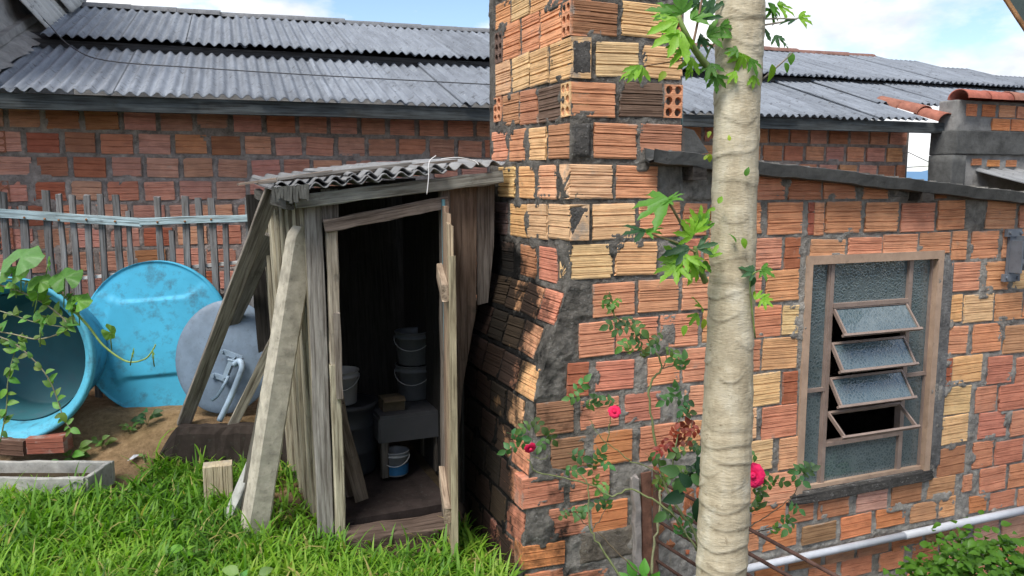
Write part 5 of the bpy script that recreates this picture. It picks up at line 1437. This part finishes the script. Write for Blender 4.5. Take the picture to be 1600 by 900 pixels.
# ---------------------------------------------------------------- rose bush
rose = thing("rose_bush", HP(.38, .35, -.9), "thorny rose bush with pink blooms in front of the chimney and wall", "bush")
def stem(pts, r0, r1, col):
    P = curve_pts([at(*p) for p in pts]); n = len(P)
    MB().tube([q + Vector((rp.gauss(0, .0025), 0, rp.gauss(0, .0025))) for q in P], [(r0 + (r1 - r0) * i / (n - 1)) * rp.uniform(.6, .85) for i in range(n)], 7).build("stem", M_STEM, rose, True, col)
GS, BS = (.15, .175, .07), (.12, .09, .055)
RY = 3.02
stem([(1085, 960, 2.95), (1092, 850, 2.98), (1062, 800, 3.0), (1040, 762, 3.02), (1028, 715, 3.04), (1020, 665, 3.05), (1014, 615, 3.06), (1020, 592, 3.07), (1034, 575, 3.08), (1026, 552, 3.08), (1010, 530, 3.06), (985, 512, 3.05), (962, 495, 3.04), (955, 470, 3.03), (952, 455, 3.02)], .009, .003, GS)
stem([(1034, 576, 3.08), (1052, 570, 3.08), (1062, 558, 3.08)], .004, .003, BS)
stem([(1036, 575, 3.08), (1040, 562, 3.08), (1044, 545, 3.07)], .003, .002, BS)
stem([(1040, 762, 3.02), (1052, 720, 3.0), (1058, 680, 3.02), (1062, 650, 3.03)], .005, .003, GS)
stem([(1052, 720, 3.0), (1075, 690, 2.98), (1082, 660, 3.0)], .003, .002, BS)
stem([(1090, 860, 2.97), (1046, 800, 2.98), (1012, 778, 2.99), (985, 764, 3.0), (955, 776, 3.0), (925, 758, 2.99), (895, 750, 2.98), (862, 742, 2.97), (836, 737, 2.96), (826, 718, 2.95)], .006, .003, GS)
stem([(1000, 960, 2.9), (965, 895, 2.92), (935, 850, 2.94), (922, 825, 2.95), (920, 780, 2.96), (918, 755, 2.97), (900, 738, 2.98), (888, 728, 2.98)], .006, .003, GS)
stem([(1000, 900, 2.92), (965, 862, 2.94), (935, 830, 2.95)], .004, .003, BS)
stem([(924, 828, 2.95), (905, 808, 2.95), (895, 798, 2.95)], .003, .002, BS)
stem([(926, 826, 2.95), (940, 808, 2.96), (946, 795, 2.96)], .003, .002, BS)
stem([(985, 722, 3.0), (960, 700, 3.0), (940, 685, 3.0), (920, 655, 3.0)], .003, .002, GS)
stem([(950, 690, 3.0), (953, 660, 3.0), (960, 645, 2.99)], .003, .002, GS)
stem([(985, 722, 3.0), (1010, 728, 3.0), (1030, 740, 3.0)], .003, .003, GS)
stem([(1018, 900, 2.95), (1022, 850, 2.96), (1030, 800, 2.98), (1032, 765, 3.0)], .008, .006, (.22, .22, .12))
stem([(1140, 850, 2.98), (1165, 826, 3.05), (1200, 806, 3.08), (1228, 785, 3.1), (1246, 765, 3.1), (1256, 740, 3.1)], .004, .002, BS)
stem([(1140, 870, 2.98), (1160, 812, 3.0), (1180, 782, 3.02), (1196, 758, 3.02)], .004, .003, GS)
stem([(1150, 838, 3.0), (1190, 830, 3.05), (1222, 822, 3.08)], .004, .002, (.05, .04, .03))
stem([(830, 712, 2.95), (850, 718, 2.95), (856, 712, 2.95)], .002, .002, GS)
RLV = [(830, 680, 'g'), (815, 690, 'g'), (845, 672, 'g'), (822, 665, 'g'), (805, 680, 'g'), (800, 700, 'g'), (850, 690, 'g'), (838, 660, 'g'), (812, 668, 'g'), (860, 678, 'g'),
 (905, 605, 'g'), (915, 615, 'g'), (925, 600, 'g'), (935, 625, 'g'), (945, 632, 'g'), (900, 620, 'g'), (920, 632, 'g'), (955, 628, 'g'), (910, 595, 'g'),
 (950, 465, 'l'), (945, 475, 'l'), (958, 480, 'l'), (965, 470, 'l'), (955, 492, 'g'), (970, 495, 'g'), (985, 500, 'g'), (975, 512, 'g'), (995, 508, 'g'), (1010, 518, 'g'), (990, 525, 'g'), (1000, 540, 'g'), (978, 535, 'g'), (1015, 532, 'g'), (1024, 540, 'g'), (1005, 555, 'l'), (985, 548, 'l'), (1030, 525, 'g'), (960, 505, 'g'),
 (1062, 560, 'g'), (1066, 572, 'g'), (1045, 548, 'l'), (1055, 615, 'g'), (1065, 625, 'g'), (1072, 635, 'g'), (1045, 622, 'g'), (1050, 640, 'd'), (1068, 645, 'g'),
 (1040, 690, 'r'), (1048, 682, 'r'), (1055, 695, 'r'), (1035, 700, 'r'), (1062, 688, 'r'), (1045, 705, 'r'), (1080, 665, 'r'), (1088, 672, 'r'), (1074, 675, 'r'), (1052, 678, 'r'), (1078, 690, 'g'), (1065, 705, 'g'), (1088, 700, 'g'), (1058, 715, 'g'), (1072, 715, 'g'),
 (1060, 745, 'g'), (1075, 745, 'g'), (1050, 750, 'g'), (1085, 735, 'd'), (1068, 735, 'g'), (1035, 745, 'l'), (1030, 760, 'l'), (1020, 715, 'g'),
 (900, 712, 'g'), (890, 715, 'g'), (935, 715, 'g'), (945, 722, 'g'), (928, 725, 'g'), (905, 740, 'g'), (930, 755, 'l'), (918, 748, 'l'), (890, 735, 'g'), (945, 760, 'l'), (915, 795, 'g'), (900, 800, 'g'), (885, 802, 'l'), (948, 790, 'g'), (940, 785, 'g'),
 (1046, 800, 'g'), (1060, 830, 'g'), (1070, 832, 'g'), (1080, 808, 'g'), (1045, 805, 'g'),
 (1198, 745, 'g'), (1205, 755, 'g'), (1190, 770, 'g'), (1182, 765, 'g'), (1215, 750, 'g'), (1210, 745, 'g'), (1188, 790, 'g'), (1175, 795, 'g'), (1200, 800, 'g'), (1260, 738, 'g'), (1252, 732, 'g'), (1268, 730, 'g'), (1245, 745, 'g'), (1270, 740, 'g'), (1228, 795, 'g'), (1240, 790, 'g'), (1225, 810, 'g'), (1235, 820, 'g'), (1250, 785, 'g'), (1175, 712, 'g'), (1210, 830, 'l')]
for (x, y, c) in RLV:
    if rp.random() < .28: continue
    P = at(x, y, RY + rp.uniform(-.05, .05)); a = rp.uniform(0, 2 * math.pi)
    if rp.random() < .6: a = math.atan2(-.6 + rp.uniform(-.5, .6), rp.choice((-1, 1)))
    d = Vector((math.cos(a), rp.uniform(-.7, .1), math.sin(a)))
    col = {'g': RGREEN, 'l': (.13, .24, .06), 'd': RDARK, 'r': RRED}[c]
    s_ = rp.uniform(.065, .095) * (.8 if c == 'l' else 1)
    put_leaf(rp.choice(RL), P - d.normalized() * s_ * .4, d, s_, tuple(q * rp.uniform(.8, 1.25) for q in col), rose, (rp.uniform(-.6, .6), -1, rp.uniform(.1, .9)))
for (x, y, sz, hd, c) in ((1088, 735, .075, 60, 'd'), (1070, 772, .085, 195, 'd'), (1092, 770, .085, 20, 'd'), (1090, 778, .095, 275, 'd'), (1080, 760, .07, 130, 'd'), (1098, 745, .08, 100, 'd'), (1062, 738, .075, 165, 'g'), (1080, 742, .075, 330, 'g'), (1065, 748, .07, 250, 'g'), (1040, 800, .06, 220, 'g')):
    a = R(hd); put_leaf(rp.choice(OL), at(x, y, 2.9), (math.cos(a), -.25, math.sin(a)), sz, {'d': RDARK, 'g': RGREEN}[c], rose, (rp.uniform(-.3, .3), -1, .35))
def rose_bloom(P, r_, face, n=26, col=(.62, .012, .075)):
    fw = Vector(face).normalized(); X = fw.orthogonal().normalized(); Y = fw.cross(X)
    mb = MB()
    for i in range(n):
        t_ = i / n; a = i * 2.399; open_ = .25 + 1.15 * t_; ln = r_ * (.55 + .55 * t_)
        ra_ = X * math.cos(a) + Y * math.sin(a); ta = fw.cross(ra_)
        vs = []
        for j in range(5):
            s_ = j / 4; w = r_ * (.12 + .48 * math.sin(min(1, s_ * 1.15) * math.pi * .62))
            ang = open_ * s_ * (1.0 if s_ < .8 else 1.25)
            c = ra_ * (r_ * .08 + ln * s_ * math.sin(ang)) + fw * (ln * s_ * math.cos(ang) * .8 - r_ * .4)
            for k_ in (-1, 0, 1): vs.append(P + c + ta * w * k_ - ra_ * (0 if k_ else -.08 * r_) + fw * rp.uniform(-.04, .04) * r_)
        mb.add(vs, [f for j in range(4) for f in ((j * 3, j * 3 + 1, j * 3 + 4, j * 3 + 3), (j * 3 + 1, j * 3 + 2, j * 3 + 5, j * 3 + 4))])
    mb.lathe([(.001, -.5 * r_), (.30 * r_, -.3 * r_), (.36 * r_, .0), (.30 * r_, .3 * r_), (.12 * r_, .42 * r_), (.05 * r_, .36 * r_), (.001, .25 * r_)], 12, basis(P, X, Y, fw))
    fl = mb.build("bloom", M_PETAL, rose, True, col)
    sp = MB()
    for k_ in range(5):
        a = k_ * 1.257; ra_ = X * math.cos(a) + Y * math.sin(a); ta = fw.cross(ra_)
        sp.add([P - fw * r_ * .45 + ta * r_ * .15, P - fw * r_ * .45 - ta * r_ * .15, P + ra_ * r_ * .9 - fw * r_ * .55], [(0, 1, 2)])
    sp.tube([P - fw * r_ * .8, P - fw * r_ * .4], r_ * .2, 8)
    sp.build("sepal", M_LEAF, fl, False, (.12, .22, .06))
rose_bloom(at(829, 702, 2.93), .020, (.25, -.7, -.35))
rose_bloom(at(960, 643, 2.98), .021, (-.1, -.8, .35))
rose_bloom(at(1176, 743, 3.0), .040, (-.25, -.9, .25), 34, (.72, .012, .10))

# ---------------------------------------------------------------- vine over the tank, weeds, shrub
vine = thing("trailing_vine", at(30, 690, 3.9), "trailing vine with round leaves hanging over the blue tank", "vine")
VY = 3.80
def vstem(pts, r0, r1, col): 
    P = curve_pts([at(x, y, VY) for x, y in pts]); n = len(P)
    MB().tube(P, [r0 + (r1 - r0) * i / (n - 1) for i in range(n)], 6).build("stem", M_STEM, vine, True, col)
    return P
VS = [vstem([(-20, 440), (30, 455), (75, 478), (105, 505), (100, 518), (60, 530), (20, 522), (-20, 515)], .005, .003, (.25, .22, .14)),
      vstem([(-20, 432), (45, 440), (90, 455), (115, 480), (122, 492)], .005, .004, (.22, .26, .12)),
      vstem([(-20, 520), (20, 535), (50, 560), (75, 590), (90, 625), (100, 655), (112, 672)], .004, .002, (.20, .18, .12)),
      vstem([(0, 690), (10, 640), (12, 600), (20, 560), (35, 520)], .004, .002, (.18, .2, .1)),
      vstem([(-20, 480), (20, 492), (60, 505), (110, 512)], .003, .002, (.22, .22, .14))]
vstem([(118, 488), (140, 512), (160, 538), (185, 558), (205, 566), (228, 560), (240, 545), (243, 538)], .0065, .003, (.26, .36, .10))
for P in VS:
    for q in P[2:]:
        for _ in range(2):
            if rp.random() < .42:
                a = rp.uniform(-1.2, 4.2)
                put_leaf(rp.choice(OL), q, (math.cos(a), rp.uniform(-.5, .3), math.sin(a)), rp.uniform(.035, .065), tuple(c * rp.uniform(.8, 1.3) for c in (.14, .27, .055)), vine)
for (x, y, s_, c) in ((32, 402, 56, (.13, .27, .09)), (101, 433, 44, (.13, .30, .06)), (122, 470, 34, (.15, .34, .05)), (172, 519, 22, (.16, .30, .06)), (207, 551, 13, (.2, .33, .07)), (238, 552, 14, (.2, .33, .07)), (62, 440, 34, (.12, .25, .05)), (20, 425, 36, (.11, .24, .05)), (75, 412, 20, (.12, .28, .05)), (60, 458, 26, (.13, .28, .05)), (110, 478, 26, (.13, .30, .05)), (63, 510, 26, (.11, .25, .05))):
    put_leaf(rp.choice(RDL), at(x, y, VY - .05), (rp.uniform(-.3, .3), .45, -.55 if s_ < 30 else .35), s_ * 4.0 / 1250 * 1.08, c, vine, (rp.uniform(-.2, .2), -.75, .75))
    MB().tube([at(x, y + s_ * .05, VY - .05), at(x + rp.uniform(-12, 6), y + s_ * .9 + 8, VY)], .003, 5).build("leaf_stalk", M_STEM, vine, True, (.2, .3, .1))
def weed(x, y, Y, n, size, label, col, grp=None, me=None):
    P = at(x, y, Y); P.z = float(ground_z(P.x, P.y)) - .005
    t = thing("weed", P, label, "weed", "weeds on the sand and lawn")
    for i in range(n):
        a = i * 2.4 + rp.uniform(0, .5); hh = rp.uniform(.2, 1) * size
        tip = P + Vector((math.cos(a) * size * .35, math.sin(a) * size * .25, hh))
        MB().tube([P, P.lerp(tip, .6) + Z * .01, tip], .0018, 5).build("stem", M_STEM, t, True, (.16, .2, .08))
        for k_ in range(3):
            b = a + rp.uniform(-1.2, 1.2)
            put_leaf(rp.choice(OL), P.lerp(tip, .45 + .27 * k_), (math.cos(b), math.sin(b) - .2, rp.uniform(.0, .8)), size * rp.uniform(.35, .55), tuple(c * rp.uniform(.8, 1.25) for c in col), t)
weed(228, 645, 4.55, 3, .12, "small dark weed at the foot of the blue lid", (.05, .13, .05))
weed(200, 655, 4.5, 3, .08, "small pale weed left of the dark one under the lid", (.13, .22, .05))
weed(108, 660, 4.3, 4, .14, "leafy weed between the tank and the sand", (.13, .25, .05))
weed(157, 660, 4.4, 3, .10, "weed on the sand between tank and lid", (.14, .25, .05))
weed(100, 712, 4.15, 4, .12, "weed sprouting behind the trough and red half brick", (.12, .24, .05))
weed(225, 690, 4.3, 2, .06, "tiny sprig near the scrap on the sand", (.14, .24, .06))
weed(392, 655, 4.40, 3, .16, "bright fern-like weed growing by the dish mast", (.17, .36, .05))
weed(300, 850, 3.3, 3, .13, "broad leaved light green weed in the front lawn", (.16, .33, .04))
weed(385, 885, 3.05, 2, .14, "large leaf weed at the bottom of the lawn", (.16, .34, .10))
shr = thing("leafy_shrub", HP(2.45, .55, -1.0), "low bright green shrub at the bottom right corner", "shrub")
cl = [at(1500, 872, 3.55), at(1545, 892, 3.5), at(1585, 885, 3.6), at(1470, 900, 3.5), at(1530, 860, 3.65), at(1610, 895, 3.55), at(1440, 905, 3.55), at(1590, 868, 3.6)]
for i, c in enumerate(cl):
    base = HP(2.45, .5, -1.0)
    MB().tube(curve_pts([base, base.lerp(c, .5) + Vector((0, 0, .03)), c]), .006, 6).build("stem", M_STEM, shr, True, (.14, .15, .06))
fol = MB()
for i in range(950):
    c = rp.choice(cl); r_ = Vector((rp.gauss(0, .075), rp.gauss(0, .07), rp.gauss(-.01, .055)))
    v, f = ovate("l", .3, .3, 1.25, i)
    a = rp.uniform(0, 6.28); d = Vector((math.cos(a), math.sin(a) - .3, rp.uniform(-.5, .7))).normalized(); nv = Vector((rp.uniform(-.5, .5), -.4, 1)); nv = (nv - d * nv.dot(d)).normalized(); X = d.cross(nv); s_ = rp.uniform(.026, .052)
    fol.add([c + r_ + (X * x + d * y + nv * z) * s_ for x, y, z in v], f)
fol.build("foliage", M_LEAF, shr, True, (.12, .27, .03))
fern = thing("fern_sprout", at(1000, 900, 2.95), "bright fern-like sprout at the bottom edge below the roses", "plant")
for i in range(9):
    a = R(20 + i * 17); b0 = at(1002, 935, 2.93)
    put_leaf(rp.choice(RL), b0, (math.cos(a), rp.uniform(-.4, .2), math.sin(a) * .9), rp.uniform(.10, .15), (.10, .32, .04), fern, (0, -.8, .6), "frond")

# ================================================================ lawn
def build_grass(n=32000):
    xs = RNG.uniform(-3.4, .42, n * 2); ys = RNG.uniform(2.05, 4.45, n * 2)
    # stay out of the sand bed, trough, shed and house
    px, py = xs - PS.x, ys - PS.y
    su = px * U.x + py * U.y; sv = px * V.x + py * V.y
    hu = (xs - C0.x) * U.x + (ys - C0.y) * U.y; hv = (xs - C0.x) * V.x + (ys - C0.y) * V.y
    ok = ~((sv > -.06) & (su > -.02))
    ok &= ~((su > -.30) & (sv > -.02) & (sv < .6) & (RNG.random(n * 2) < .75))
    ok &= ~((hv > -.02) & (hu > -.26))
    ok &= ~((su > .05) & (su < .55) & (sv > -.30) & (RNG.random(n * 2) < .92))
    lim = np.where(xs < -2.0, 3.92, 4.34) + .12 * (fbm(xs, ys, 5, 3) - .5)
    ok &= ys < lim
    ok &= ~((xs > -.02) & (ys > 2.9) & (RNG.random(n * 2) < .5))
    den = fbm(xs, ys, 3.2, 31, 3)
    ok &= RNG.random(n * 2) < np.clip(.35 + 2.2 * (den - .25), .25, 1)
    xs, ys, den = xs[ok][:n], ys[ok][:n], den[ok][:n]
    n = len(xs)
    zs = ground_z(xs, ys)
    L = RNG.uniform(.07, .17, n) * (.75 + .5 * den) * np.where(RNG.random(n) < .06, 1.5, 1) * (1 + .25 * np.clip(3.3 - ys, 0, 1))
    Wd = RNG.uniform(.004, .0095, n)
    az = RNG.uniform(0, 2 * np.pi, n); leanv = RNG.uniform(.15, 1.0, n); curl = RNG.uniform(.3, 1.5, n)
    dx, dy = np.cos(az), np.sin(az)
    tx, ty = -dy, dx
    segs = 4
    V_ = np.zeros((n, segs * 2 + 1, 3))
    pos = np.stack([xs, ys, zs - .005], 1); ang = leanv * .6
    for s in range(segs + 1):
        w = Wd * (1 - (s / segs) ** 1.6) * (.75 + .5 * min(1, s / 1.5))
        if s < segs:
            V_[:, 2 * s, 0] = pos[:, 0] - tx * w; V_[:, 2 * s, 1] = pos[:, 1] - ty * w; V_[:, 2 * s, 2] = pos[:, 2]
            V_[:, 2 * s + 1, 0] = pos[:, 0] + tx * w; V_[:, 2 * s + 1, 1] = pos[:, 1] + ty * w; V_[:, 2 * s + 1, 2] = pos[:, 2]
        else:
            V_[:, 2 * s] = pos
        st = L / segs
        pos = pos + np.stack([dx * np.sin(ang) * st, dy * np.sin(ang) * st, np.cos(ang) * st], 1)
        ang = ang + curl * .42
    base = (np.arange(n) * (segs * 2 + 1))[:, None]
    tris = []
    for s in range(segs - 1):
        a = 2 * s
        tris += [[a, a + 1, a + 3], [a, a + 3, a + 2]]
    a = 2 * (segs - 1); tris.append([a, a + 1, a + 2])
    F_ = (base[:, :, None] + np.array(tris)[None]).reshape(-1, 3)
    me = np_mesh("lawn_grass", V_.reshape(-1, 3), F_, M_GRASS, True)
    tint = np.clip(.16 + .92 * fbm(xs, ys, 2.2, 77, 3) + RNG.normal(0, .17, n), 0, .88)
    tint = np.where(RNG.random(n) < .05, 1.0, tint)
    a_ = me.attributes.new("tint", 'FLOAT', 'POINT'); a_.data.foreach_set("value", np.repeat(tint, segs * 2 + 1).astype(np.float32))
    g = stuff(link("lawn_grass", me)); g["label"] = "lush green broad-bladed grass of the front lawn"; g["category"] = "grass"
build_grass()
